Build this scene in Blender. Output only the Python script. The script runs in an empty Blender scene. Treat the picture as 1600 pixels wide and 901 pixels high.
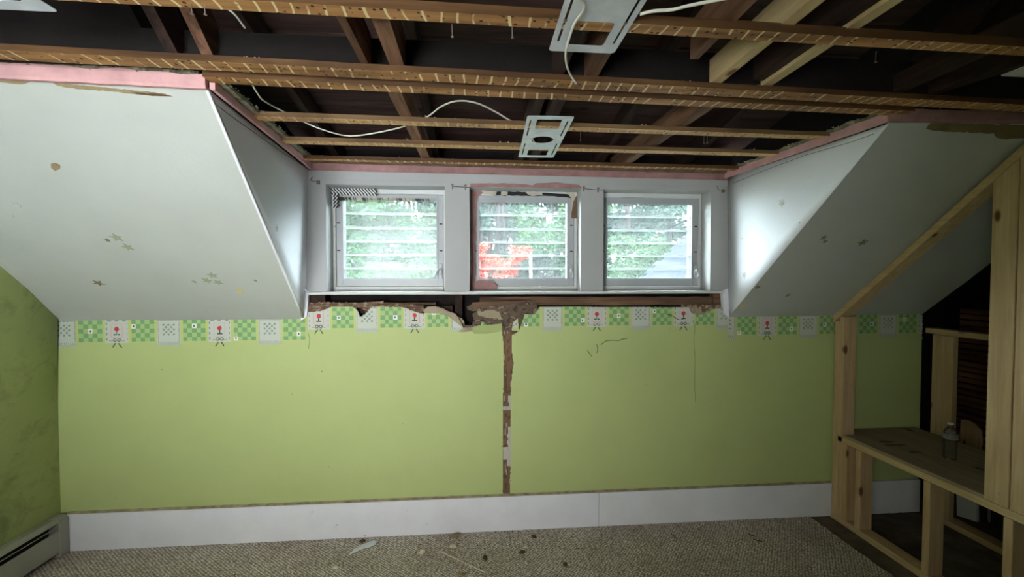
import bpy, bmesh, math, random
import numpy as np
from mathutils import Vector, Matrix, noise

# ---------------------------------------------------------------- camera
F, H = 680.0, 1.68                       # focal length in pixels of a 1600 px wide frame, eye height
YAW, PITCH = math.atan(55 / F), math.atan(-18.5 / F)
S = bpy.context.scene
cam_d = bpy.data.cameras.new('camera')
cam_d.sensor_width = 36.0
cam_d.lens = 36.0 * F / 1600.0
cam_d.clip_start = 0.02
cam = bpy.data.objects.new('camera', cam_d)
S.collection.objects.link(cam)
cam.location = (0, 0, H)
cam.rotation_euler = (math.pi / 2 + PITCH, 0, -YAW)
S.camera = cam

# ---------------------------------------------------------------- world, lights, exposure
W = bpy.data.worlds.new('overcast_sky')
S.world = W
W.use_nodes = True
bg = W.node_tree.nodes['Background']
bg.inputs['Color'].default_value = (0.86, 0.93, 1.0, 1)
bg.inputs['Strength'].default_value = 33


def area(name, loc, target, sx, sy, power, col):
    d = bpy.data.lights.new(name, 'AREA')
    d.shape = 'RECTANGLE'
    d.size, d.size_y = sx, sy
    d.energy = power
    d.color = col
    o = bpy.data.objects.new(name, d)
    S.collection.objects.link(o)
    o.location = loc
    o.rotation_euler = (Vector(target) - Vector(loc)).to_track_quat('-Z', 'Y').to_euler()
    return o


# area lamp for daylight from an unseen window on the far side of the room, behind the photographer
area('rear_window_daylight', (-1.15, -0.92, 1.4), (-0.45, 2.8, 1.0), 1.1, 1.0, 17, (1.0, 0.985, 0.955)).data.spread = math.radians(88)

S.view_settings.view_transform = 'Standard'
S.view_settings.look = 'None'
S.view_settings.exposure = 0.1
S.view_settings.gamma = 1.0
S.view_settings.use_curve_mapping = False
S.cycles.max_bounces = 10
S.cycles.transparent_max_bounces = 16

# ---------------------------------------------------------------- helpers
R = random.Random(7)
CF = np.array([math.sin(YAW) * math.cos(PITCH), math.cos(YAW) * math.cos(PITCH), math.sin(PITCH)])
CR = np.array([math.cos(YAW), -math.sin(YAW), 0.0])
CU = np.cross(CR, CF)


def at(px, py, ax, v):
    """point of the real plane axis[ax] = v that the photograph shows at pixel px, py"""
    r = CF + CR * (px - 800) / F + CU * (450.5 - py) / F
    t = (v - (H if ax == 2 else 0.0)) / r[ax]
    return Vector((float(r[0] * t), float(r[1] * t), float(H + r[2] * t)))


def tag(o, label=None, cat=None, group=None, kind=None):
    if label: o['label'] = label
    if cat: o['category'] = cat
    if group: o['group'] = group
    if kind: o['kind'] = kind
    return o


def empty(name, loc=(0, 0, 0), rz=0.0):
    o = bpy.data.objects.new(name, None)
    S.collection.objects.link(o)
    o.location = loc
    o.rotation_euler = (0, 0, rz)
    o.empty_display_size = 0.05
    return o


def link(name, me, mats=None, parent=None, loc=None, rot=None):
    o = bpy.data.objects.new(name, me)
    S.collection.objects.link(o)
    if mats is not None and len(me.materials) == 0:
        for m in (mats if isinstance(mats, (list, tuple)) else [mats]):
            me.materials.append(m)
    if parent is not None:
        o.parent = parent
        # parents are unrotated in this file unless said otherwise: keep world coordinates
        o.matrix_parent_inverse = Matrix.Translation(-Vector(parent.location))
    if loc is not None: o.location = loc
    if rot is not None: o.rotation_euler = rot
    return o


def done(name, bm, mats, parent=None, loc=None, rot=None, smooth=False, bevel=0.0):
    if bevel:
        bmesh.ops.bevel(bm, geom=bm.edges[:], offset=bevel, segments=1, affect='EDGES')
    bmesh.ops.recalc_face_normals(bm, faces=bm.faces[:])
    me = bpy.data.meshes.new(name)
    bm.to_mesh(me)
    bm.free()
    if smooth:
        me.polygons.foreach_set('use_smooth', [True] * len(me.polygons))
    return link(name, me, mats, parent, loc, rot)


def box(bm, x0, x1, y0, y1, z0, z1, mi=0):
    vs = [bm.verts.new(p) for p in ((x0, y0, z0), (x1, y0, z0), (x1, y1, z0), (x0, y1, z0),
                                    (x0, y0, z1), (x1, y0, z1), (x1, y1, z1), (x0, y1, z1))]
    for f in ((0, 3, 2, 1), (4, 5, 6, 7), (0, 1, 5, 4), (1, 2, 6, 5), (2, 3, 7, 6), (3, 0, 4, 7)):
        bm.faces.new([vs[i] for i in f]).material_index = mi
    return vs


def bbox(name, x0, x1, y0, y1, z0, z1, mat, parent=None, bevel=0.0):
    bm = bmesh.new()
    box(bm, x0, x1, y0, y1, z0, z1)
    return done(name, bm, mat, parent, bevel=bevel)


def beam(bm, a, b, w, t, upv=(0, 0, 1), mi=0, off=(0, 0)):
    """box from a to b, w across, t along upv"""
    a, b = Vector(a), Vector(b)
    d = (b - a).normalized()
    s = d.cross(Vector(upv)).normalized()
    u = s.cross(d).normalized()
    vs = []
    for p in (a, b):
        for i, j in ((-1, -1), (1, -1), (1, 1), (-1, 1)):
            vs.append(bm.verts.new(p + s * (i * w / 2 + off[0]) + u * (j * t / 2 + off[1])))
    for f in ((0, 1, 2, 3), (7, 6, 5, 4), (0, 4, 5, 1), (1, 5, 6, 2), (2, 6, 7, 3), (3, 7, 4, 0)):
        bm.faces.new([vs[i] for i in f]).material_index = mi
    return vs


def prism(bm, pts, vec, mi=0):
    """closed polygon of 3D points extruded by vec"""
    n = len(pts)
    a = [bm.verts.new(p) for p in pts]
    b = [bm.verts.new(Vector(p) + Vector(vec)) for p in pts]
    f1 = bm.faces.new(a); f2 = bm.faces.new(b[::-1])
    f1.material_index = f2.material_index = mi
    for i in range(n):
        bm.faces.new((a[i], b[i], b[(i + 1) % n], a[(i + 1) % n])).material_index = mi
    return a, b


def tube(bm, pts, r, n=8, mi=0, caps=True):
    pts = [Vector(p) for p in pts]
    rings = []
    ref = Vector((0.123, 0.3, 0.9)).normalized()
    for i, p in enumerate(pts):
        d = (pts[min(i + 1, len(pts) - 1)] - pts[max(i - 1, 0)]).normalized()
        s = d.cross(ref).normalized()
        u = s.cross(d).normalized()
        rr = r[i] if isinstance(r, (list, tuple)) else r
        rings.append([bm.verts.new(p + (s * math.cos(2 * math.pi * k / n) + u * math.sin(2 * math.pi * k / n)) * rr) for k in range(n)])
    for i in range(len(rings) - 1):
        for k in range(n):
            f = bm.faces.new((rings[i][k], rings[i][(k + 1) % n], rings[i + 1][(k + 1) % n], rings[i + 1][k]))
            f.material_index = mi
            f.smooth = True
    if caps:
        bm.faces.new(rings[0][::-1]).material_index = mi
        bm.faces.new(rings[-1]).material_index = mi


def spline(pts, n=8):
    """Catmull-Rom through pts"""
    P = [Vector(p) for p in pts]
    P = [P[0] * 2 - P[1]] + P + [P[-1] * 2 - P[-2]]
    out = []
    for i in range(1, len(P) - 2):
        for k in range(n):
            t = k / n
            a, b, c, d = P[i - 1], P[i], P[i + 1], P[i + 2]
            out.append(0.5 * ((2 * b) + (c - a) * t + (2 * a - 5 * b + 4 * c - d) * t * t + (3 * b - a - 3 * c + d) * t ** 3))
    out.append(P[-2])
    return out


def lathe(bm, prof, c=(0, 0, 0), n=32, mi=0):
    rings = []
    for r, z in prof:
        rings.append([bm.verts.new((c[0] + r * math.cos(2 * math.pi * k / n), c[1] + r * math.sin(2 * math.pi * k / n), c[2] + z)) for k in range(n)])
    for i in range(len(rings) - 1):
        for k in range(n):
            f = bm.faces.new((rings[i][k], rings[i][(k + 1) % n], rings[i + 1][(k + 1) % n], rings[i + 1][k]))
            f.material_index = mi
            f.smooth = True
    return rings


# ---------------------------------------------------------------- materials
def srgb(r, g, b):
    def f(c):
        c /= 255.0
        return c / 12.92 if c <= 0.04045 else ((c + 0.055) / 1.055) ** 2.4
    return (f(r), f(g), f(b), 1.0)


class M:
    def __init__(s, name, rough=0.7, spec=0.3, metal=0.0):
        s.m = bpy.data.materials.new(name)
        s.m.use_nodes = True
        s.nt = s.m.node_tree
        s.b = s.nt.nodes['Principled BSDF']
        s.b.inputs['Roughness'].default_value = rough
        s.b.inputs['Specular IOR Level'].default_value = spec
        s.b.inputs['Metallic'].default_value = metal
        s.tc = None

    def n(s, t, **kw):
        nd = s.nt.nodes.new(t)
        for k, v in kw.items():
            if k.startswith('i_'):
                nd.inputs[k[2:].replace('_', ' ')].default_value = v
            else:
                setattr(nd, k, v)
        return nd

    def l(s, a, b): s.nt.links.new(a, b)

    def coord(s, scale=(1, 1, 1), rot=(0, 0, 0), src='Object'):
        if s.tc is None: s.tc = s.n('ShaderNodeTexCoord')
        mp = s.n('ShaderNodeMapping')
        mp.inputs['Scale'].default_value = scale
        mp.inputs['Rotation'].default_value = rot
        s.l(s.tc.outputs[src], mp.inputs['Vector'])
        return mp.outputs[0]

    def noise(s, vec, scale, detail=4, rough=0.6, dist=0.0):
        nd = s.n('ShaderNodeTexNoise')
        nd.inputs['Scale'].default_value = scale
        nd.inputs['Detail'].default_value = detail
        nd.inputs['Roughness'].default_value = rough
        nd.inputs['Distortion'].default_value = dist
        s.l(vec, nd.inputs['Vector'])
        return nd.outputs['Fac']

    def ramp(s, fac, stops, interp='LINEAR'):
        nd = s.n('ShaderNodeValToRGB')
        nd.color_ramp.interpolation = interp
        el = nd.color_ramp.elements
        while len(el) < len(stops): el.new(0.5)
        for e, (p, c) in zip(el, stops):
            e.position = p
            e.color = c if len(c) == 4 else (*c, 1)
        s.l(fac, nd.inputs['Fac'])
        return nd.outputs['Color']

    def mix(s, fac, a, b, mode='MIX'):
        nd = s.n('ShaderNodeMix', data_type='RGBA', blend_type=mode)
        for v, i in ((fac, 0), (a, 6), (b, 7)):
            if isinstance(v, (int, float)): nd.inputs[i].default_value = v
            elif isinstance(v, tuple): nd.inputs[i].default_value = v
            else: s.l(v, nd.inputs[i])
        return nd.outputs[2]

    def math(s, op, a, b=0.5):
        nd = s.n('ShaderNodeMath', operation=op)
        for v, i in ((a, 0), (b, 1)):
            if isinstance(v, (int, float)): nd.inputs[i].default_value = v
            else: s.l(v, nd.inputs[i])
        return nd.outputs[0]

    def col(s, c):
        if isinstance(c, tuple): s.b.inputs['Base Color'].default_value = c
        else: s.l(c, s.b.inputs['Base Color'])

    def bump(s, h, strength=0.3, dist=0.01):
        nd = s.n('ShaderNodeBump')
        nd.inputs['Strength'].default_value = strength
        nd.inputs['Distance'].default_value = dist
        s.l(h, nd.inputs['Height'])
        s.l(nd.outputs[0], s.b.inputs['Normal'])


def g(v): return (v, v, v, 1)


def painted(name, c, rough=0.6, mott=0.06, bump=0.12, spots=None, scale=3.0):
    m = M(name, rough)
    v = m.coord()
    n1 = m.noise(v, scale, 5)
    n2 = m.noise(v, 60, 3)
    lo = tuple(x * (1 - mott * 2) for x in c[:3]) + (1,)
    hi = tuple(min(1, x * (1 + mott)) for x in c[:3]) + (1,)
    cc = m.ramp(n1, [(0.3, lo), (0.7, hi)])
    if spots:
        sp = m.ramp(m.noise(m.coord((1, 1, 1)), 26, 3), [(0.735, g(0)), (0.76, g(1))])
        cc = m.mix(sp, cc, spots)
    m.col(cc)
    m.bump(n2, bump, 0.004)
    return m.m


def attr_mat(name, rough=0.65, mott=0.1, bump=0.15, dirt=0.0, bscale=180):
    m = M(name, rough)
    a = m.n('ShaderNodeVertexColor', layer_name='Col')
    v = m.coord()
    n1 = m.noise(v, 2.2, 6, 0.65)
    f = m.ramp(n1, [(0.28, g(1 - mott)), (0.72, g(1.0))])
    c = m.mix(1.0, a.outputs['Color'], f, 'MULTIPLY')
    sp = m.ramp(m.noise(v, 32, 2), [(0.76, g(0)), (0.79, g(1))])
    c = m.mix(m.math('MULTIPLY', sp, 0.6), c, srgb(84, 84, 50))
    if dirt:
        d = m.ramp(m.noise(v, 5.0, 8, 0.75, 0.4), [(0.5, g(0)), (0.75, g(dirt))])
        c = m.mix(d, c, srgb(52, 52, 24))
    m.col(c)
    m.bump(m.noise(v, bscale, 2), bump, 0.003)
    return m.m


def wood(name, base, dark, axis=0, rough=0.65, knots=None, bump=0.25, spread=0.5, scale=1.0, rnd=0.0, spec=0.25):
    """grain stretched along axis"""
    m = M(name, rough, spec)
    sc = [14 * scale, 14 * scale, 14 * scale]
    sc[axis] = 1.1 * scale
    v = m.coord(tuple(sc))
    n1 = m.noise(v, 1.6, 6, 0.62, 0.8)
    c = m.ramp(n1, [(0.5 - spread * 0.42, dark), (0.5 + spread * 0.3, base)])
    sc2 = [60 * scale, 60 * scale, 60 * scale]
    sc2[axis] = 2.0 * scale
    n2 = m.noise(m.coord(tuple(sc2)), 1.5, 3)
    c = m.mix(0.35, c, m.ramp(n2, [(0.3, g(0.55)), (0.7, g(1.0))]), 'MULTIPLY')
    if knots:
        k3 = [7.0, 7.0, 7.0]
        k3[axis] = 3.2
        vo = m.n('ShaderNodeTexVoronoi')
        vo.inputs['Scale'].default_value = 1.0
        vo.inputs['Randomness'].default_value = 1.0
        m.l(m.coord(tuple(k3)), vo.inputs['Vector'])
        kf = m.ramp(vo.outputs['Distance'], [(0.07, g(1)), (0.13, g(0))])
        c = m.mix(kf, c, knots)
    if rnd:
        oi = m.n('ShaderNodeObjectInfo')
        rr = m.ramp(oi.outputs['Random'], [(0, g(1 - rnd)), (1, g(1.0))])
        c = m.mix(1.0, c, rr, 'MULTIPLY')
    m.col(c)
    m.bump(n2, bump, 0.003)
    return m.m


def strap_wood(name, stops=((0.25, srgb(92, 64, 38)), (0.5, srgb(160, 114, 68)), (0.75, srgb(196, 150, 98))), amt=0.9):
    """old orange furring: pale plaster lines left between the laths, nail holes, darker sides"""
    m = M(name, 0.6, 0.25)
    v = m.coord((1.2, 16, 16))
    c = m.ramp(m.noise(v, 1.6, 6, 0.6, 0.5), list(stops))
    c = m.mix(m.ramp(m.noise(m.coord(), 2.2, 4), [(0.5, g(0)), (0.66, g(0.55))]), c, srgb(96, 62, 36))
    # plaster lines
    sep = m.n('ShaderNodeSeparateXYZ')
    m.l(m.tc.outputs['Object'], sep.inputs[0])
    w = m.math('ADD', m.math('MULTIPLY', sep.outputs[0], 21.0), m.math('MULTIPLY', m.noise(m.coord((3, 3, 3)), 1.0, 2), 2.0))
    fr = m.math('FRACT', w)
    line = m.ramp(fr, [(0.0, g(0)), (0.02, g(1)), (0.13, g(1)), (0.17, g(0))])
    keep = m.ramp(m.noise(m.coord((8, 5, 5)), 1.0, 3), [(0.42, g(0)), (0.47, g(1))])
    lf = m.math('MULTIPLY', line, keep)
    geo = m.n('ShaderNodeNewGeometry')
    s2 = m.n('ShaderNodeSeparateXYZ')
    m.l(geo.outputs['Normal'], s2.inputs[0])
    down = m.ramp(m.math('MULTIPLY', s2.outputs[2], -1.0), [(0.5, g(0)), (0.8, g(1))])
    lf = m.math('MULTIPLY', lf, down)
    c = m.mix(m.math('MULTIPLY', lf, amt), c, srgb(226, 208, 160))
    # nail holes
    vo = m.n('ShaderNodeTexVoronoi')
    vo.inputs['Scale'].default_value = 1.0
    m.l(m.coord((42, 42, 42)), vo.inputs['Vector'])
    hole = m.ramp(vo.outputs['Distance'], [(0.17, g(1)), (0.24, g(0))])
    c = m.mix(m.math('MULTIPLY', hole, down), c, srgb(52, 28, 14))
    # faces that do not look down are darker
    side = m.ramp(s2.outputs[2], [(0.0, g(1)), (1.0, g(1))])
    c = m.mix(m.math('SUBTRACT', 1.0, down), c, m.mix(0.75, c, srgb(34, 20, 12)))
    m.col(c)
    m.bump(m.noise(m.coord((10, 90, 90)), 1.0, 3), 0.3, 0.002)
    return m.m


MT = {}
MT['trim'] = painted('white_trim_paint', srgb(206, 209, 206), 0.42, 0.03, 0.06, srgb(120, 116, 105))
MT['skirt'] = painted('baseboard_paint', srgb(236, 239, 246), 0.45, 0.04, 0.06, srgb(150, 148, 140))
MT['caulk'] = painted('dirty_caulk', srgb(168, 156, 130), 0.9, 0.25, 0.5, None, 20)
MT['casing'] = painted('white_casing_paint', srgb(170, 172, 170), 0.5, 0.03, 0.06)
MT['slope'] = painted('slope_wallpaper', srgb(182, 186, 178), 0.7, 0.035, 0.25, srgb(170, 172, 156), 1.6)
MT['cheek'] = painted('cheek_wallpaper', srgb(230, 233, 238), 0.65, 0.025, 0.12, srgb(165, 168, 160), 1.6)
MT['wall'] = attr_mat('green_wallpaper', 0.62, 0.07, 0.18)
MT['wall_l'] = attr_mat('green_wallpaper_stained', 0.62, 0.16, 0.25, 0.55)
MT['torn'] = attr_mat('torn_plaster', 0.9, 0.3, 0.7, 0.25, 70)
MT['plaster'] = painted('bare_plaster', srgb(190, 184, 168), 0.9, 0.1, 0.6)
MT['brown'] = painted('brown_coat_plaster', srgb(122, 98, 78), 0.95, 0.2, 0.9, None, 14)
MT['tan'] = painted('tan_torn_paper', srgb(150, 132, 98), 0.9, 0.12, 0.4, None, 10)
MT['olive'] = painted('olive_torn_paper', srgb(118, 104, 72), 0.9, 0.12, 0.4, None, 10)
MT['pink'] = painted('pink_paint', srgb(204, 158, 156), 0.6, 0.12, 0.5, srgb(150, 100, 90), 7)
MT['pinkd'] = painted('dusty_pink_paint', srgb(158, 120, 116), 0.7, 0.16, 0.5, srgb(120, 80, 72), 9)
MT['strap'] = strap_wood('old_furring')
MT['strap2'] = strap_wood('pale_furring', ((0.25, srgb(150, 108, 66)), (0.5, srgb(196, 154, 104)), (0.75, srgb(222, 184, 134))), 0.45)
MT['old_y'] = wood('old_joist_wood', srgb(146, 106, 80), srgb(74, 50, 36), 1, 0.75, rnd=0.35)
MT['dark_y'] = wood('dark_joist_wood', srgb(66, 47, 39), srgb(28, 19, 16), 1, 0.8, rnd=0.3)
MT['deck'] = wood('old_roof_board', srgb(92, 66, 60), srgb(50, 35, 32), 0, 0.8, srgb(26, 16, 14), rnd=0.45)
MT['dark_void'] = painted('dark_attic_board', srgb(24, 18, 16), 0.9, 0.25, 0.5, None, 5)  # near-black boards: the darkness of the closed attic is in the colour
MT['pine_x'] = wood('new_pine_x', srgb(214, 190, 146), srgb(182, 150, 104), 0, 0.6, srgb(110, 68, 38), 0.15, 0.7)
MT['pine_y'] = wood('new_pine_y', srgb(214, 190, 146), srgb(184, 152, 106), 1, 0.6, srgb(110, 68, 38), 0.15, 0.7)
MT['pine_z'] = wood('new_pine_z', srgb(212, 186, 144), srgb(180, 148, 104), 2, 0.6, srgb(104, 64, 36), 0.15, 0.7)
MT['beam_x'] = wood('old_beam_wood', srgb(128, 100, 76), srgb(58, 44, 38), 0, 0.85, None, 0.5, 0.5)
MT['ply'] = wood('dirty_plywood', srgb(172, 156, 130), srgb(120, 106, 88), 1, 0.8, srgb(66, 56, 46), 0.3, 0.8)
MT['plyedge'] = wood('plywood_edge', srgb(176, 152, 112), srgb(120, 98, 66), 1, 0.8)
MT['heater'] = painted('heater_enamel', srgb(158, 158, 146), 0.4, 0.05, 0.06)
MT['heater_dark'] = painted('heater_shadow_metal', srgb(46, 44, 38), 0.5, 0.05, 0.1)
MT['subfloor'] = painted('dirty_subfloor', srgb(104, 94, 80), 0.95, 0.25, 0.6, srgb(50, 42, 36), 6)
MT['black'] = painted('black_metal_and_gap', srgb(24, 24, 24), 0.5, 0.05, 0.1)
MT['rust'] = painted('rusty_nail', srgb(120, 112, 100), 0.4, 0.2, 0.2)
MT['cable'] = painted('white_cable_jacket', srgb(222, 218, 204), 0.4, 0.02, 0.02)
MT['alu'] = painted('painted_aluminium', srgb(170, 174, 176), 0.35, 0.03, 0.04)
MT['track'] = painted('grey_louver_track', srgb(82, 86, 92), 0.6, 0.1, 0.1)
MT['crumb'] = painted('plaster_crumb', srgb(222, 214, 192), 0.9, 0.2, 0.5, None, 20)
MT['crumb_d'] = painted('wood_splinter', srgb(92, 72, 50), 0.9, 0.2, 0.5, None, 20)
MT['fluff'] = painted('grey_debris', srgb(150, 144, 120), 0.95, 0.35, 0.6, None, 30)
MT['stargreen'] = painted('glow_star_green', srgb(150, 160, 128), 0.5, 0.03, 0.05)
MT['starbrown'] = painted('glow_star_brown', srgb(128, 118, 88), 0.6, 0.03, 0.05)
MT['staryellow'] = painted('glow_star_yellow', srgb(214, 196, 96), 0.5, 0.03, 0.05)
MT['starpale'] = painted('glow_star_pale', srgb(186, 194, 180), 0.5, 0.03, 0.05)
MT['crackline'] = painted('crack_shadow', srgb(84, 84, 52), 0.9, 0.1, 0.1)
MT['shingle'] = painted('grey_shingle', srgb(42, 45, 52), 0.9, 0.25, 0.8, None, 9)
MT['bark'] = painted('bark', srgb(38, 33, 34), 0.95, 0.2, 0.8, None, 8)
MT['lawn'] = painted('lawn', srgb(48, 62, 36), 0.95, 0.2, 0.5, None, 2)
MT['brick'] = painted('old_red_brick', srgb(150, 84, 70), 0.95, 0.2, 0.6, None, 9)
MT['mortar'] = painted('old_mortar', srgb(90, 84, 78), 0.95, 0.2, 0.6, None, 9)
MT['siding'] = painted('white_siding', srgb(120, 120, 118), 0.7, 0.05, 0.1)

# galvanised plate
m = M('galvanised_steel', 0.42, 0.5, 0.25)
m.col(m.ramp(m.noise(m.coord((9, 9, 9)), 1, 4), [(0.3, srgb(186, 190, 198)), (0.7, srgb(222, 226, 232))]))
MT['galv'] = m.m

# carpet: woven loops in diagonal rows
m = M('beige_loop_carpet', 0.95, 0.1)
vv = m.coord((66, 66, 1), (0, 0, math.radians(38)))
vo = m.n('ShaderNodeTexVoronoi')
vo.inputs['Scale'].default_value = 1.0
vo.inputs['Randomness'].default_value = 0.35
m.l(vv, vo.inputs['Vector'])
loop = m.ramp(vo.outputs['Distance'], [(0.15, g(1)), (0.6, g(0))])
c = m.mix(loop, srgb(150, 140, 124), srgb(250, 244, 234))
st = m.ramp(m.noise(m.coord(), 2.6, 5, 0.7), [(0.42, g(0)), (0.75, g(0.45))])
c = m.mix(st, c, srgb(120, 100, 84))
c = m.mix(m.ramp(m.noise(m.coord(), 120, 2), [(0.62, g(0)), (0.68, g(0.7))]), c, srgb(74, 64, 50))
m.col(c)
m.bump(loop, 0.8, 0.006)
MT['carpet'] = m.m


for k_ in ('shingle', 'bark', 'lawn', 'siding'):
    MT[k_].node_tree.nodes['Principled BSDF'].inputs['Specular IOR Level'].default_value = 0.0


def glass_mat(name, tint=(0.96, 0.99, 0.98, 1), haze=0.0, rough=0.02, haze_col=(0.9, 0.95, 0.95, 1), fres=0.12):
    mm = bpy.data.materials.new(name)
    mm.use_nodes = True
    nt = mm.node_tree
    nt.nodes.clear()
    out = nt.nodes.new('ShaderNodeOutputMaterial')
    tr = nt.nodes.new('ShaderNodeBsdfTransparent')
    tr.inputs[0].default_value = tint
    gl = nt.nodes.new('ShaderNodeBsdfGlossy')
    gl.inputs['Roughness'].default_value = rough
    lw = nt.nodes.new('ShaderNodeLayerWeight')
    lw.inputs[0].default_value = fres
    mx = nt.nodes.new('ShaderNodeMixShader')
    nt.links.new(lw.outputs['Fresnel'], mx.inputs[0])
    nt.links.new(tr.outputs[0], mx.inputs[1])
    nt.links.new(gl.outputs[0], mx.inputs[2])
    last = mx
    if haze:
        tl = nt.nodes.new('ShaderNodeBsdfTranslucent')
        tl.inputs[0].default_value = haze_col
        no = nt.nodes.new('ShaderNodeTexNoise')
        no.inputs['Scale'].default_value = 9
        no.inputs['Detail'].default_value = 6
        tc = nt.nodes.new('ShaderNodeTexCoord')
        nt.links.new(tc.outputs['Object'], no.inputs['Vector'])
        mr = nt.nodes.new('ShaderNodeMapRange')
        mr.inputs[1].default_value, mr.inputs[2].default_value = 0.3, 0.7
        mr.inputs[3].default_value, mr.inputs[4].default_value = haze * 0.75, haze * 1.25
        nt.links.new(no.outputs['Fac'], mr.inputs[0])
        m2 = nt.nodes.new('ShaderNodeMixShader')
        nt.links.new(mr.outputs[0], m2.inputs[0])
        nt.links.new(mx.outputs[0], m2.inputs[1])
        nt.links.new(tl.outputs[0], m2.inputs[2])
        last = m2
    nt.links.new(last.outputs[0], out.inputs[0])
    return mm


MT['pane'] = glass_mat('hazy_window_glass', haze=0.03)  # translucent haze mixed into the glass washes the view pale
MT['louver'] = glass_mat('louver_glass', (0.97, 0.99, 0.985, 1), 0.0)
MT['bottle'] = glass_mat('clear_bottle_plastic', (0.95, 0.96, 0.96, 1), 0.06, 0.08, (0.9, 0.92, 0.94, 1), 0.3)
MT['gedge'] = painted('ground_glass_edge', srgb(225, 232, 235), 0.4, 0.03, 0.02)
MT['edge'] = painted('white_plastic', srgb(226, 236, 236), 0.4, 0.03, 0.02)


def leaf_mat(name, a, b):
    mm = M(name, 0.9, 0.0)
    oi = mm.n('ShaderNodeNewGeometry')
    c = mm.ramp(oi.outputs['Random Per Island'], [(0.0, a), (1.0, b)])
    mm.col(c)
    return mm.m


MT['leaf'] = leaf_mat('green_foliage', srgb(30, 48, 33), srgb(58, 76, 52))
MT['pineleaf'] = leaf_mat('pine_foliage', srgb(30, 44, 40), srgb(54, 68, 60))
MT['redleaf'] = leaf_mat('red_maple_foliage', srgb(100, 26, 24), srgb(164, 74, 60))

# ---------------------------------------------------------------- key dimensions (metres)
D = 2.85                 # knee wall and window wall plane
XL, XR = -2.55, 3.18     # left gable wall; torn end of the knee wall inside the closet
XP = 2.48                # room face of the timber partition
ZC = 2.372               # underside of the furring strips
ZK = 1.412               # top of the knee wall under the slopes
CL = Vector((-0.96, 1.665, 2.352))     # where left slope, dormer cheek and ceiling meet
CRt = Vector((1.785, 1.765, 2.345))    # the same on the right
BL = Vector((-1.09, D, ZK)); BR = Vector((1.722, D, 1.402))
TL = Vector((-1.055, D, 2.35)); TR = Vector((1.70, D, 2.35))

# ---------------------------------------------------------------- floor
flo = tag(bbox('floor', -2.75, 4.5, -3.3, 3.2, -0.12, -0.012, MT['subfloor']), kind='structure')
bm = bmesh.new()
# wall to wall carpet, cut along the partition with a slightly ragged edge
edge = [(2.335, D - 0.01)]
y = D - 0.02
while y > -1.0:
    edge.append((2.325 + R.uniform(-0.006, 0.006), y))
    y -= 0.035 if y > 1.6 else 0.4
edge.append((2.33, -1.04))
prism(bm, [(XL + 0.01, D - 0.01, -0.012), (XL + 0.01, -1.04, -0.012)] + [(x, yy, -0.012) for x, yy in edge[::-1]], (0, 0, 0.012))
tag(done('carpet', bm, MT['carpet']), 'wall-to-wall beige loop pile carpet littered with plaster crumbs', 'carpet')

# ---------------------------------------------------------------- knee wall with printed border (flat print = face colours)
C_GREEN = srgb(184, 198, 132)[:3]
C_LG, C_MG, C_YG = srgb(170, 196, 128)[:3], srgb(122, 168, 114)[:3], srgb(190, 200, 124)[:3]
C_TILE, C_GREY, C_DK, C_RED, C_WHT = srgb(196, 202, 190)[:3], srgb(136, 152, 132)[:3], srgb(70, 80, 70)[:3], srgb(196, 62, 66)[:3], srgb(232, 234, 228)[:3]
FX = at(498, 500, 1, D).x          # centre of a flower tile
TP = 0.1502                        # tile pitch


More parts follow.
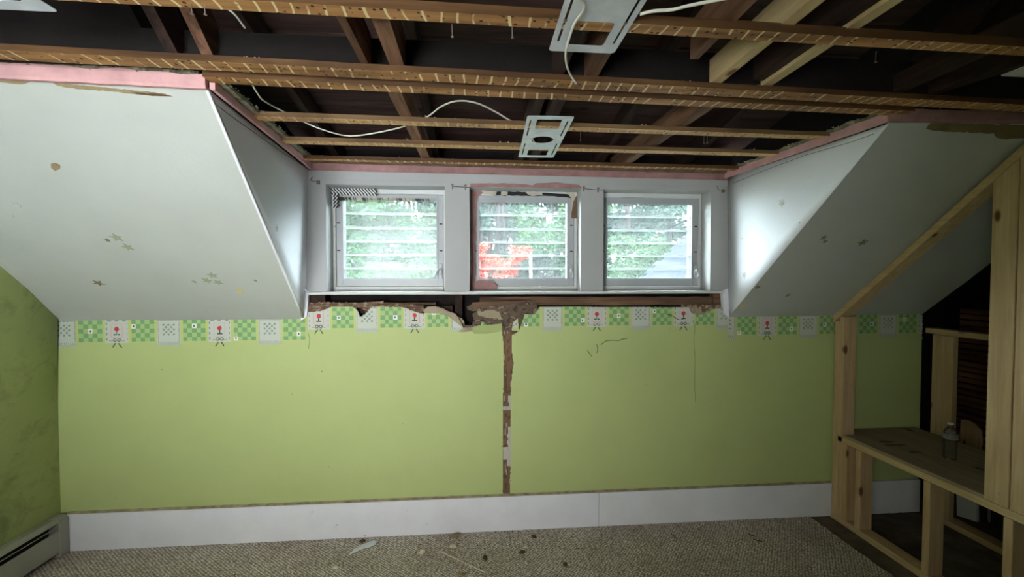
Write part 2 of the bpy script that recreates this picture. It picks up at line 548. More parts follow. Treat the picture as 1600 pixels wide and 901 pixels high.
def tile_col(x, z, ztop):
    """printed wallpaper border, None when plain green"""
    k = (x - FX) / TP + 0.5
    ti = math.floor(k)
    u = k - ti
    v = (z - (ztop - 0.142)) / 0.142          # 0 bottom .. 1 top
    kind = ti % 4
    if kind in (1, 3):                        # green chequer
        if v < 0 : return None
        if not (0.06 < u < 0.94): return C_YG if v > 0.05 else None
        if v < 0.04 or v > 0.985: return C_YG
        i, j = int((u - 0.06) / 0.176), int((v - 0.04) / 0.19)
        h = (ti * 7 + 3) % 11
        if (i, j) == ((1 + h) % 5, (h * 3) % 4):
            uu = ((u - 0.06) / 0.176) % 1; w = ((v - 0.04) / 0.19) % 1
            return C_DK if 0.32 < uu < 0.68 and 0.3 < w < 0.72 else C_WHT
        return C_MG if (i + j) % 2 == 0 else (C_LG if (i * 3 + j) % 4 else C_YG)
    lo = -0.16 if kind == 2 else -0.02
    if v < lo: 
        if kind == 0 and v > -0.2:            # bow ends hanging below the flower tile
            if abs(abs(u - 0.5) - (0.06 + (lo - v) * 0.6)) < 0.025: return C_DK
        return None
    if not (0.05 < u < 0.95): return C_YG if v > 0 else None
    if kind == 2:                             # grey dots
        if v < 0.02: return C_TILE if (int(u * 37) + int(v * 40)) % 3 else C_GREY
        a, b = (u - 0.25) / 0.1, (v - 0.3) / 0.105
        if 0 <= a < 5 and 0 <= b < 5 and (int(a) + int(b)) % 2 == 0 and (a % 1 - 0.5) ** 2 + (b % 1 - 0.5) ** 2 < 0.2: return C_GREY
        if (v > 0.93 or abs(u - 0.09) < 0.02 or abs(u - 0.91) < 0.02) and int((u + v) * 30) % 2: return C_GREY
        return C_TILE
    # flower tile
    du, dv = u - 0.5, (v - 0.6) * 0.95
    if du * du + dv * dv < 0.0085: return C_RED
    if abs(du) < 0.02 and 0.34 < v < 0.52: return C_DK
    if abs(v - 0.36) < 0.025 and 0.03 < abs(du) < 0.11: return C_DK
    if (abs(abs(du) - 0.21) < 0.016 and 0.24 < v < 0.82) or (abs(du) < 0.21 and (abs(v - 0.24) < 0.016 or abs(v - 0.82) < 0.016)): return srgb(214, 170, 166)[:3]
    if (abs(abs(du) - 0.39) < 0.018 and int(v * 9) % 2) or (abs(v - 0.95) < 0.02 and int(u * 7) % 2): return C_GREY
    if abs(v - 0.09) < 0.014 and abs(du) < 0.3: return C_GREY
    if abs(math.hypot(abs(du) - 0.08, (v - 0.12)) - 0.06) < 0.016: return C_DK
    return C_TILE


def px_poly(pts, Y=D): return [(p.x, p.z) for p in (at(x, y, 1, Y) for x, y in pts)]


def inside(poly, x, z):
    c = False
    j = len(poly) - 1
    for i in range(len(poly)):
        xi, zi = poly[i]; xj, zj = poly[j]
        if (zi > z) != (zj > z) and x < (xj - xi) * (z - zi) / (zj - zi) + xi: c = not c
        j = i
    return c


# torn upper edge of the paper inside the dormer (left to right)
TORN = px_poly([(478, 487), (484, 487.5), (501, 485.6), (511, 482.5), (517, 479), (551, 479), (557, 483), (560, 488), (562, 495), (570, 491), (579, 481), (582, 479),
                (626, 479.4), (636, 482), (650, 487.5), (661, 490), (665, 488), (686, 488), (701, 492), (702, 491), (713, 494), (713.5, 503.6), (724, 512),
                (739, 510.5), (751, 508), (753, 502), (761, 508), (780, 506), (784.5, 517), (786, 519), (799, 519), (811, 517), (802, 503.6), (809, 497), (820, 491), (835, 491),
                (841.6, 483), (842, 479), (1076, 480), (1080, 488), (1088, 492), (1100, 490), (1114, 483), (1128, 482), (1140, 483)])
tx = np.array([p[0] for p in TORN]); tz = np.array([p[1] for p in TORN])
order = np.argsort(tx, kind='stable'); tx, tz = tx[order], tz[order]
CRACK = px_poly([(784, 515), (786, 530), (787, 546), (787, 577), (786, 620), (786, 642), (785.5, 690), (785.5, 720), (785.5, 771), (797, 771), (797.5, 740), (798, 690), (798, 625), (799, 600),
                 (801, 577), (803, 566), (801, 560), (800, 548), (799.7, 532), (800, 523), (804.5, 521.5), (811, 517)])
C0, C1 = at(779, 600, 1, D).x, at(812, 600, 1, D).x


def wall_grid():
    dx = 0.004
    n = int(round((XR - XL) / dx))
    xs = XL + np.arange(n + 1) * dx
    zlo, zhi = 1.232, 1.512
    m_ = int(round((zhi - zlo) / dx))
    zs = zlo + np.arange(m_ + 1) * dx
    verts, faces, cols = [], [], []
    vi = {}

    def V(i, j, X, Z):
        k = (i, j)
        if k not in vi:
            vi[k] = len(verts)
            verts.append((X[i], D, Z[j]))
        return vi[k]
    for i in range(n):
        xc = xs[i] + dx / 2
        dorm = -1.085 < xc < 1.722
        if dorm:
            top = np.interp(xc, tx, tz) + (noise.noise((xc * 90, 0, 3)) * 0.003)
            ztop = 1.487
        else:
            top = ZK + 0.002; ztop = 1.415
        # torn right-hand end
        for j in range(m_):
            zc = zs[j] + dx / 2
            if zc > top: break
            if xc > XR - 0.012 - 0.006 * noise.noise((zc * 40, 1, 1)): continue
            if C0 < xc < C1 and inside(CRACK, xc, zc + 0): continue
            c = tile_col(xc, zc, ztop) if zc > ztop - 0.175 else None
            if c is None: c = C_GREEN
            faces.append((V(i, j, xs, zs), V(i + 1, j, xs, zs), V(i + 1, j + 1, xs, zs), V(i, j + 1, xs, zs)))
            cols.append(c)
    # crack column
    ic0, ic1 = int((C0 - XL) / dx), int((C1 - XL) / dx)
    nz = int(round((zlo - 0.2) / dx)); z2 = zlo - np.arange(nz + 1) * dx
    vj = {}

    def V2(i, j):
        if j == 0: return V(i, 0, xs, zs)
        k = (i, j)
        if k not in vj:
            vj[k] = len(verts)
            verts.append((xs[i], D, z2[j]))
        return vj[k]
    for i in range(ic0, ic1):
        for j in range(nz):
            jit = 0.002 * noise.noise((0, z2[j] * 60, 5))
            if inside(CRACK, xs[i] + dx / 2 + jit, z2[j] - dx / 2): continue
            faces.append((V2(i, j + 1), V2(i + 1, j + 1), V2(i + 1, j), V2(i, j)))
            cols.append(C_GREEN)
    zb = z2[-1]
    for a, b in ((xs[0], xs[ic0]), (xs[ic1], XR - 0.014)):
        k = len(verts)
        verts += [(a, D, -0.01), (b, D, -0.01), (b, D, zlo), (a, D, zlo)]
        faces.append((k, k + 1, k + 2, k + 3)); cols.append(C_GREEN)
    k = len(verts)
    verts += [(xs[ic0], D, -0.01), (xs[ic1], D, -0.01), (xs[ic1], D, zb), (xs[ic0], D, zb)]
    faces.append((k, k + 1, k + 2, k + 3)); cols.append(C_GREEN)
    return verts, faces, cols


def color_mesh(name, verts, faces, cols):
    me = bpy.data.meshes.new(name)
    me.from_pydata([tuple(map(float, v)) for v in verts], [], faces)
    ca = me.color_attributes.new('Col', 'FLOAT_COLOR', 'CORNER')
    ln = np.array([len(f) for f in faces])
    arr = np.ones((ln.sum(), 4), dtype=np.float32)
    arr[:, :3] = np.repeat(np.array(cols, dtype=np.float32), ln, axis=0)
    ca.data.foreach_set('color', arr.ravel())
    me.update()
    return me


me = color_mesh('wall_back', *wall_grid())
wb = link('wall_back', me, [MT['wall'], MT['plaster']])
md = wb.modifiers.new('thickness', 'SOLIDIFY')
md.thickness = 0.012; md.offset = -1.0; md.use_rim = True; md.use_rim_only = True
md.material_offset_rim = 1
tag(wb, kind='structure')


# what the torn paper uncovers: brown coat, scraps of white skim, rough plaster
def backing():
    dx = 0.004
    CH = px_poly([(729, 479), (738, 475), (800, 474), (830, 469), (838, 473), (842, 484), (838, 500), (815, 505), (812, 520), (806, 530), (803, 770), (780, 770), (780, 515), (760, 515), (745, 513), (722, 517),
                  (710, 508), (710, 497), (718, 500), (726, 508), (738, 508), (740, 500), (738, 490), (745, 487), (731, 484)])
    LS = px_poly([(480, 473), (500, 472), (560, 473), (598, 470), (600, 474), (640, 475), (662, 477), (663, 492), (640, 500), (575, 500), (568, 484), (556, 480), (550, 500), (480, 500)])
    RS = px_poly([(1066, 476), (1130, 477), (1133, 500), (1066, 500)])
    PB = px_poly([(664, 481), (690, 480), (701, 487), (712, 492), (724, 500), (727, 512), (715, 520), (664, 500)])
    WH = px_poly([(745, 487), (770, 484), (780, 488), (786, 500), (772, 497), (758, 496), (748, 493)])
    verts, faces, cols = [], [], []
    vi = {}
    x0, x1, z0, z1 = -1.075, 1.70, 1.31, 1.53
    nx, nz = int((x1 - x0) / dx), int((z1 - z0) / dx)

    def V(i, j):
        if (i, j) not in vi:
            vi[(i, j)] = len(verts)
            x, z = x0 + i * dx, z0 + j * dx
            nn = noise.noise((x * 22, z * 22, 0)) * 0.012 + noise.noise((x * 70, z * 70, 4)) * 0.006
            verts.append((x, D + 0.013 + nn * 0.55, z))
        return vi[(i, j)]
    for i in range(nx):
        x = x0 + (i + 0.5) * dx
        for j in range(nz):
            z = z0 + (j + 0.5) * dx
            jx, jz = x + 0.006 * noise.noise((x * 50, z * 50, 9)), z + 0.006 * noise.noise((x * 50, z * 50, 2))
            c = None
            r = noise.noise((x * 30, z * 45, 7))
            if inside(CH, jx, jz):
                c = srgb(110, 94, 80)[:3] if r < 0.12 else (srgb(82, 68, 60)[:3] if r < 0.3 else srgb(140, 124, 102)[:3])
                if inside(WH, jx, jz): c = srgb(168, 156, 128)[:3]
            elif inside(LS, jx, jz):
                c = srgb(120, 96, 78)[:3] if r < 0.15 else srgb(156, 138, 118)[:3]
                if noise.noise((x * 12, z * 120, 3)) > 0.25: c = srgb(88, 60, 46)[:3]
            elif inside(PB, jx, jz):
                c = srgb(190, 180, 150)[:3] if r < 0.1 else srgb(142, 110, 90)[:3]
            elif inside(RS, jx, jz):
                c = srgb(170, 152, 130)[:3] if r < 0.1 else srgb(116, 92, 74)[:3]
            if c is None: continue
            faces.append((V(i, j), V(i + 1, j), V(i + 1, j + 1), V(i, j + 1))); cols.append(c)
    # strip behind the long crack
    k0 = len(verts)
    nx = 14
    xa, xb = at(782, 600, 1, D).x, at(806, 600, 1, D).x
    zt = 1.32; n = int((zt - 0.2) / dx)
    for j in range(n + 1):
        for i in range(nx + 1):
            x, z = xa + (xb - xa) * i / nx, zt - j * dx
            verts.append((x, D + 0.008 + noise.noise((x * 60, z * 40, 0)) * 0.004, z))
    wa, wbm = at(800, 640, 1, D), at(798, 720, 1, D)
    for j in range(n):
        for i in range(nx):
            x, z = xa + (xb - xa) * (i + 0.5) / nx, zt - (j + 0.5) * dx
            p = (x - xa) / (xb - xa)
            pyy = 450 + (1.68 - z) * F / D - 18       # rough photograph row of this height
            white = (620 < pyy < 642 and p > 0.52 + 0.2 * noise.noise((z * 20, 0, 0))) or abs(pyy - 640) < 2.5 or (670 < pyy < 702 and p > 0.48 + 0.25 * noise.noise((z * 25, 3, 0))) \
                or 702 < pyy < 722 or (722 < pyy < 733 and p > 0.45)
            r = noise.noise((x * 50, z * 30, 7))
            c = srgb(196, 192, 182)[:3] if white else (srgb(126, 100, 78)[:3] if r < 0.2 else srgb(104, 82, 64)[:3])
            if not white and noise.noise((x * 120, z * 14, 1)) > 0.42: c = srgb(176, 160, 140)[:3]
            a = k0 + j * (nx + 1) + i
            faces.append((a + nx + 1, a + nx + 2, a + 1, a)); cols.append(c)
    return verts, faces, cols


me = color_mesh('torn_plaster', *backing())
link('torn_plaster', me, MT['torn'], wb)

# curled flaps of wallpaper standing off the wall
for pts in ([(739, 510), (761, 508), (784, 505), (785, 517), (760, 521), (741, 521), (738, 517)],
            [(724, 512), (739, 510.5), (739, 517), (724, 518.5), (716, 518)],
            [(695, 491), (713, 491), (724, 511), (712, 503), (702, 495)],
            [(661, 485), (668, 479), (679, 478), (690, 481), (701, 486), (712, 490), (715, 497), (702, 492), (686, 489), (665, 489)]):
    bm = bmesh.new()
    P = [at(x, y, 1, D - 0.004) for x, y in pts]
    for p in P: p.y -= R.uniform(0, 0.006)
    prism(bm, P, (0, 0.002, 0))
    bmesh.ops.triangulate(bm, faces=bm.faces[:])
    done('wallpaper_flap', bm, painted('flap_paper', srgb(164, 152, 128), 0.9, 0.12, 0.5, None, 12) if pts[0][0] < 735 else painted('flap_green', srgb(160, 174, 112), 0.7), wb)

# hairline cracks and pencil-like tears
for pts in ([(939, 539), (943, 535), (950, 532), (960, 531.5), (967, 532), (972, 530), (981, 528)], [(932.5, 551), (934, 545), (932.5, 538)], [(918, 547), (921, 552), (925, 557)],
            [(1083, 500), (1086, 512), (1084, 530), (1086, 560), (1085.5, 600), (1087, 628)],
            [(1040, 490), (1050, 493), (1060, 499), (1068, 499)], [(481, 520), (484, 530), (482, 545)]):
    bm = bmesh.new()
    wd = 0.0011 if pts[0][0] in (1083, 481) else 0.0022
    tube(bm, spline([at(x, y, 1, D - 0.0005) for x, y in pts], 4), wd, 5)
    done('crack', bm, MT['crackline'], wb)

# ---------------------------------------------------------------- framing behind the hole under the sill
hf = tag(empty('trim_4', (0.3, D + 0.05, 1.5)), kind='structure')


def rough_board(name, a, b, w, t, mat, parent, seg=24, amp=0.002, up=(0, 0, 1)):
    bm = bmesh.new()
    a, b = Vector(a), Vector(b)
    d = (b - a).normalized(); s = d.cross(Vector(up)).normalized(); u = s.cross(d).normalized()
    rings = []
    sd = R.random() * 50
    for i in range(seg + 1):
        p = a.lerp(b, i / seg)
        ring = []
        for k, (q, r) in enumerate(((-1, -1), (1, -1), (1, 1), (-1, 1))):
            nn = noise.noise((p.x * 9 + sd, p.y * 9 + k * 7, p.z * 9)) * amp * 2
            ring.append(bm.verts.new(p + s * (q * (w / 2 + nn)) + u * (r * (t / 2 + nn))))
        rings.append(ring)
    for i in range(seg):
        for k in range(4):
            bm.faces.new((rings[i][k], rings[i][(k + 1) % 4], rings[i + 1][(k + 1) % 4], rings[i + 1][k]))
    bm.faces.new(rings[0][::-1]); bm.faces.new(rings[-1])
    return done(name, bm, mat, parent)


zA, zB = at(900, 463, 1, D + 0.03).z, at(900, 476, 1, D + 0.03).z
rough_board('sill_beam', (0.02, D + 0.055, (zA + zB) / 2), (1.62, D + 0.055, (zA + zB) / 2 - 0.004), 0.05, zA - zB, MT['beam_x'], hf, 40, 0.003)
rough_board('sill_plate', (-1.05, D + 0.07, 1.465), (-0.16, D + 0.07, 1.465), 0.06, 0.05, MT['dark_y'], hf, 30, 0.003)
rough_board('lath', (-1.05, D + 0.032, 1.505), (-0.27, D + 0.034, 1.503), 0.008, 0.014, MT['beam_x'], hf, 40, 0.002)
rough_board('block', (-1.01, D + 0.06, 1.50), (-1.01, D + 0.06, 1.575), 0.09, 0.09, MT['dark_y'], hf, 4, 0.002, up=(0, 1, 0))
rough_board('block', (-0.12, D + 0.08, 1.36), (-0.12, D + 0.08, 1.575), 0.05, 0.08, MT['dark_y'], hf, 6, 0.002, up=(0, 1, 0))
rough_board('block', (1.645, D + 0.045, 1.45), (1.645, D + 0.045, 1.565), 0.045, 0.05, MT['beam_x'], hf, 6, 0.004, up=(0, 1, 0))
rough_board('lath', (-0.03, D + 0.02, 1.492), (0.32, D + 0.02, 1.51), 0.03, 0.03, MT['beam_x'], hf, 20, 0.006)
bbox('backing_board', -1.12, 1.75, D + 0.12, D + 0.14, 0.0, 1.58, MT['dark_void'], hf)

# ---------------------------------------------------------------- left gable wall (leans into a soft curve under the slope)
prof = [(D, -2.545, ZK), (2.83, -2.518, 1.429), (2.60, -2.462, 1.612), (2.443, -2.443, 1.737), (2.2, -2.425, 1.93), (1.62, -2.41, 2.385)]
verts, faces, cols = [], [], []
ys = [D, 2.83, 2.60, 2.443, 2.2, 1.62, 0.6, -3.2]
tops = [(p[1], p[2]) for p in prof] + [(-2.41, 2.385), (-2.41, 2.385)]
NZ = 14
for yy, (xt, zt) in zip(ys, tops):
    for j in range(NZ + 1):
        t = j / NZ
        verts.append((XL + (xt - XL) * t ** 3, yy, -0.01 + (zt + 0.01) * t))
for i in range(len(ys) - 1):
    for j in range(NZ):
        a = i * (NZ + 1) + j
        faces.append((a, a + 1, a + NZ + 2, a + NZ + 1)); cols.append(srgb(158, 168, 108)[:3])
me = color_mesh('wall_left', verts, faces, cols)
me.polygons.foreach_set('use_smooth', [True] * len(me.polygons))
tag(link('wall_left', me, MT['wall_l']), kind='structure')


def sheet(name, rows, mat, thick, parent=None):
    """grid surface through rows of points with thickness away from the room"""
    bm = bmesh.new()
    vs = [[bm.verts.new(p) for p in r] for r in rows]
    for i in range(len(vs) - 1):
        for j in range(len(vs[0]) - 1):
            bm.faces.new((vs[i][j], vs[i][j + 1], vs[i + 1][j + 1], vs[i + 1][j]))
    bm.normal_update()
    bm.faces.ensure_lookup_table()
    f0 = bm.faces[len(bm.faces) // 2]
    if f0.normal.dot(f0.calc_center_median() - Vector((0.3, 0.6, 1.0))) < 0:
        bmesh.ops.reverse_faces(bm, faces=bm.faces[:])
    me = bpy.data.meshes.new(name); bm.to_mesh(me); bm.free()
    o = link(name, me, mat, parent)
    md = o.modifiers.new('thickness', 'SOLIDIFY'); md.thickness = abs(thick); md.offset = 1.0
    return o


# left slope
def lerp(a, b, t): return Vector(a).lerp(Vector(b), t)


rows = []
SLT = Vector((-2.41, 1.628, 2.378))
for (yy, xt, zt) in prof:
    t = (D - yy) / (D - prof[-1][0])
    rows.append([lerp((xt, yy, zt), lerp(BL, CL, t), k / 6) for k in range(7)])
sl = tag(sheet('wall_left_slope', rows, MT['slope'], 0.012), kind='structure')
# right slope: torn off at its far end inside the closet
rows = []
for i in range(9):
    t = i / 8
    r = lerp(BR, CRt, t)
    e = lerp((3.168, D, 1.416), (3.15, 1.72, 2.375), t)
    e.x += 0.012 * noise.noise((0, t * 9, 1))
    rows.append([lerp(r, e, k / 6) for k in range(7)])
sr = tag(sheet('wall_right_slope', rows, MT['slope'], 0.012), kind='structure')


# dormer cheeks
def cheek(name, top, fr, bot, side):
    n = 10
    rows = []
    for i in range(n + 1):
        t = i / n
        a = lerp(top, fr, t)
        b = lerp(bot, fr, t)
        rows.append([lerp(a, b, k / 6) for k in range(7)])
    o = sheet(name, rows, MT['cheek'], 0.012 * side)
    o.data.polygons.foreach_set('use_smooth', [True] * len(o.data.polygons))
    return tag(o, kind='structure')


chl = cheek('wall_dormer_left', TL, CL, BL, -1)
chr_ = cheek('wall_dormer_right', TR, CRt, BR, 1)
# plaster return under the sill ends
for x0, xb, nm in ((-1.058, -1.09, 'wall_return_left'), (1.668, 1.722, 'wall_return_right')):
    bm = bmesh.new()
    s = -1 if x0 < 0 else 1
    prism(bm, [(x0, D - 0.012, 1.585), (x0 + s * 0.04, D - 0.012, 1.60), (x0 + s * 0.05, D - 0.012, 1.40), (x0 + s * 0.012, D - 0.012, 1.43)], (0, 0.03, 0))
    tag(done(nm, bm, MT['cheek']), kind='structure')

# ---------------------------------------------------------------- window wall: header and upright boards with three openings
OPEN = [(-0.95, -0.205), (-0.047, 0.69), (0.842, 1.585)]
Z0, Z1 = 1.583, 2.262
wf = tag(empty('wall_dormer_front', (0.3, D, 1.58)), kind='structure')
bbox('header_board', -1.075, 1.715, D, D + 0.17, Z1, 2.42, MT['casing'], wf)
for a, b in ((-1.075, OPEN[0][0]), (OPEN[0][1], OPEN[1][0]), (OPEN[1][1], OPEN[2][0]), (OPEN[2][1], 1.715)):
    bbox('mullion_board', a, b, D, D + 0.17, 1.572, Z1, MT['casing'], wf)
bbox('lower_wall', -1.075, 1.715, D + 0.141, D + 0.17, 1.2, 1.583, MT['dark_void'], wf)
# fine shadow line where header meets the boards, thin cover strips
bbox('header_lip', -1.06, 1.70, D - 0.003, D + 0.001, 2.292, 2.33, MT['casing'], wf, 0.001)
tag(bbox('trim_1', -1.068, 1.676, D - 0.03, D + 0.17, 1.566, 1.584, MT['trim'], bevel=0.004), kind='structure')   # the window stool

# pink torn paint around the middle window
zt = 0.0


def patch(name, pts, Y, mat, parent, th=0.003, jag=0.0):
    bm = bmesh.new()
    P = []
    n = len(pts)
    for i in range(n):
        a, b = pts[i], pts[(i + 1) % n]
        k = max(1, int(math.hypot(b[0] - a[0], b[1] - a[1]) / 6)) if jag else 1
        for q in range(k):
            t = q / k
            P.append(at(a[0] + (b[0] - a[0]) * t + R.uniform(-jag, jag), a[1] + (b[1] - a[1]) * t + R.uniform(-jag, jag), 1, Y))
    prism(bm, P, (0, th, 0))
    return done(name, bm, mat, parent)


patch('peeled_paint', [(735, 287), (789, 286), (832, 289), (838, 286), (868, 285), (905, 289), (910, 294), (868, 294), (800, 292), (735, 292)], D - 0.003, MT['pinkd'], wf, 0.003, 0.5)


def window(n, x0, x1, crank_x):
    w = tag(empty('window_%d' % n, ((x0 + x1) / 2, D + 0.15, Z0)), kind='structure')
    Y = D + 0.125
    # painted wooden sub-frame
    bm = bmesh.new()
    s = 0.018
    box(bm, x0, x0 + s, Y, Y + 0.045, Z0, Z1)
    box(bm, x1 - s, x1, Y, Y + 0.045, Z0, Z1)
    box(bm, x0 + s, x1 - s, Y, Y + 0.045, Z1 - 0.03, Z1)
    box(bm, x0 + s, x1 - s, Y - 0.012, Y + 0.045, Z0, Z0 + 0.03)
    done('subframe', bm, MT['trim'], w, bevel=0.002)
    # aluminium frame
    ax0, ax1, az0, az1 = x0 + s + 0.002, x1 - s - 0.002, Z0 + 0.032, Z1 - 0.033
    f = 0.038
    bm = bmesh.new()
    box(bm, ax0, ax0 + f, Y + 0.01, Y + 0.06, az0, az1)
    box(bm, ax1 - f, ax1, Y + 0.01, Y + 0.06, az0, az1)
    box(bm, ax0 + f, ax1 - f, Y + 0.01, Y + 0.06, az1 - f * 0.9, az1)
    box(bm, ax0 + f, ax1 - f, Y + 0.01, Y + 0.06, az0, az0 + f * 1.15)
    done('frame', bm, MT['alu'], w, bevel=0.002)
    gx0, gx1, gz0, gz1 = ax0 + f, ax1 - f, az0 + f * 1.15, az1 - f * 0.9
    # thin inner bead
    bm = bmesh.new()
    b = 0.008
    box(bm, gx0 - 0.002, gx0 + b, Y + 0.004, Y + 0.02, gz0, gz1)
    box(bm, gx1 - b, gx1 + 0.002, Y + 0.004, Y + 0.02, gz0, gz1)
    box(bm, gx0 + b, gx1 - b, Y + 0.004, Y + 0.02, gz1 - b, gz1 + 0.002)
    box(bm, gx0 + b, gx1 - b, Y + 0.004, Y + 0.02, gz0 - 0.002, gz0 + b)
    done('bead', bm, MT['alu'], w)
    bbox('glass_pane', gx0, gx1, Y + 0.021, Y + 0.024, gz0, gz1, MT['pane'], w)
    for tx0, tx1 in ((gx0 - 0.004, gx0 + 0.004), (gx1 - 0.004, gx1 + 0.004)):
        bbox('louver_track', tx0, tx1, Y + 0.026, Y + 0.085, gz0, gz1, MT['track'], w)
    # six glass louvers, the lower edge of each swung out over the next
    hz = (gz1 - gz0) / 5.9
    for k in range(6):
        zt = gz1 - k * hz + (0.0 if k else 0.006)
        zb = max(zt - hz * 1.08, gz0 - 0.002)
        bm = bmesh.new()
        beam(bm, (gx0 - 0.004, Y + 0.045, (zt + zb) / 2), (gx1 + 0.004, Y + 0.045, (zt + zb) / 2), 0.005, zt - zb, up_tilt)
        l = done('louver', bm, MT['louver'], w)
        bm = bmesh.new()
        if k < 5:
            beam(bm, (gx0 - 0.004, Y + 0.052, zb - 0.001), (gx1 + 0.004, Y + 0.052, zb - 0.001), 0.005, 0.0055)
            beam(bm, (gx0 - 0.004, Y + 0.036, zb + hz * 0.07), (gx1 + 0.004, Y + 0.036, zb + hz * 0.07), 0.005, 0.0025)
            e = done('ground_edge', bm, MT['gedge'], None)
            e.parent = l; e.matrix_parent_inverse = Matrix.Translation(-Vector(w.location))
            e.matrix_parent_inverse = l.matrix_parent_inverse.copy() if False else Matrix.Identity(4)
        else: bm.free()
    # little clips on the frame sides
    for cz in (az0 + 0.24, az0 + 0.42):
        for cx in (ax0 + 0.016, ax1 - 0.016):
            bbox('clip', cx - 0.009, cx + 0.009, Y + 0.003, Y + 0.011, cz - 0.004, cz + 0.004, MT['heater_dark'], w)
    # crank operator
    cx = ax1 - 0.02
    bm = bmesh.new()
    box(bm, cx - 0.012, cx + 0.014, Y - 0.004, Y + 0.012, az0 + 0.05, az0 + 0.155)
    box(bm, cx - 0.008, cx + 0.010, Y - 0.016, Y - 0.003, az0 + 0.075, az0 + 0.115)
    op = done('crank_operator', bm, MT['alu'], w, bevel=0.003)
    bm = bmesh.new()
    hx = -0.05 if n == 1 else 0.004
    tube(bm, spline([(cx, Y - 0.018, az0 + 0.12), (cx + hx * 0.3 - 0.006, Y - 0.03, az0 + 0.105), (cx + hx * 0.7 + 0.006, Y - 0.032, az0 + 0.085), (cx + hx, Y - 0.026, az0 + 0.06)], 5), [0.0055] * 15 + [0.007], 8)
    h = done('crank_handle', bm, MT['galv'], None, smooth=True)
    h.parent = op
    return w, (ax0, ax1, az0, az1, gx0, gx1, gz0, gz1, Y)


up_tilt = Vector((0, -0.10, 1)).normalized()
wins = []
for i, (a, b) in enumerate(OPEN):
    wins.append(window(i + 1, a, b, 0))

# torn metal lath in the corner of the left window and its frayed fringe over the glass
w1, q1 = wins[0]
bm = bmesh.new()
bd = bmesh.new()
Yq = q1[8]


def fringe(bm, bd, xa, xb, za, zb, Y, step, flip=1, soft=0.0):
    x = xa
    while x < xb:
        z = za
        while z < zb - 0.002:
            a = Vector((x, Y, z)); b = Vector((x + step * 0.8 * flip, Y - 0.004, z + step * 1.1))
            beam(bm, a, b, 0.007, 0.003, (0, 1, 0))
            beam(bd, a + Vector((step * 0.45, 0.001, 0)), b + Vector((step * 0.45, 0.001, 0)), 0.0085, 0.003, (0, 1, 0))
            z += step * 1.15
        x += step


fringe(bm, bd, q1[0] - 0.016, q1[0] + 0.27, Z1 - 0.048, Z1 - 0.008, Yq - 0.02, 0.02, -1)
fringe(bm, bd, q1[0] - 0.016, q1[0] + 0.02, Z1 - 0.13, Z1 - 0.048, Yq - 0.02, 0.02, 1)
o = tag(done('metal_lath', bm, MT['trim'], w1), kind='stuff')
o = tag(done('metal_lath', bd, MT['black'], w1), kind='stuff')
bm = bmesh.new(); bd = bmesh.new()
x = q1[4] - 0.02
while x < q1[5] - 0.05:
    ln = 0.014 + 0.022 * max(0, 1 - abs(x - q1[4] - 0.07) / 0.12) * R.random() + R.uniform(0, 0.006)
    beam(bm if R.random() < 0.6 else bd, (x, Yq - 0.006, q1[7] + 0.008), (x + 0.009, Yq - 0.008, q1[7] + 0.008 - ln), 0.0035, 0.003, (0, 1, 0))
    x += 0.0062
tag(done('torn_fringe', bm, MT['crumb'], w1), 'frayed tan fringe of torn lath along the top of the glass', kind='stuff')
tag(done('torn_fringe', bd, MT['black'], w1), kind='stuff')

# middle window: stripped paint, gap in the head as a black patch, brown strip
w2, q2 = wins[1]
patch('peeled_paint', [(736, 294), (747, 294), (760, 299), (746, 306), (744, 330), (743, 440), (735, 452)], D + 0.122, MT['pinkd'], w2, 0.004, 0.5)
patch('peeled_paint', [(736, 441), (748, 438), (768, 438), (778, 447), (777, 453), (735, 453)], D + 0.105, MT['pinkd'], w2, 0.004, 0.6)
patch('torn_gap', [(776, 299), (790, 299), (828, 300), (850, 301), (888, 303), (893, 309), (860, 306), (828, 306), (775, 305)], D + 0.121, MT['black'], w2, 0.003, 0.5)  # solid black patch, the gap's inner shade put into the colour
for pts in ([(783, 299), (793, 299), (793, 305), (782, 305)], [(820, 299), (846, 300), (848, 304), (832, 306), (824, 303)], [(752, 297), (774, 298), (775, 305), (756, 303)]):
    patch('plaster_scrap', pts, D + 0.117, MT['plaster'], w2, 0.004, 0.6)
patch('bare_wood_strip', [(896, 316), (901, 306), (903, 322), (902, 341), (893, 340), (894, 326)], D + 0.119, MT['brown'], w2, 0.005, 0.6)
patch('plaster_scrap', [(884, 300), (898, 299), (900, 312), (896, 340), (891, 341), (894, 318), (893, 310)], D + 0.122, MT['plaster'], w2, 0.003, 0.4)

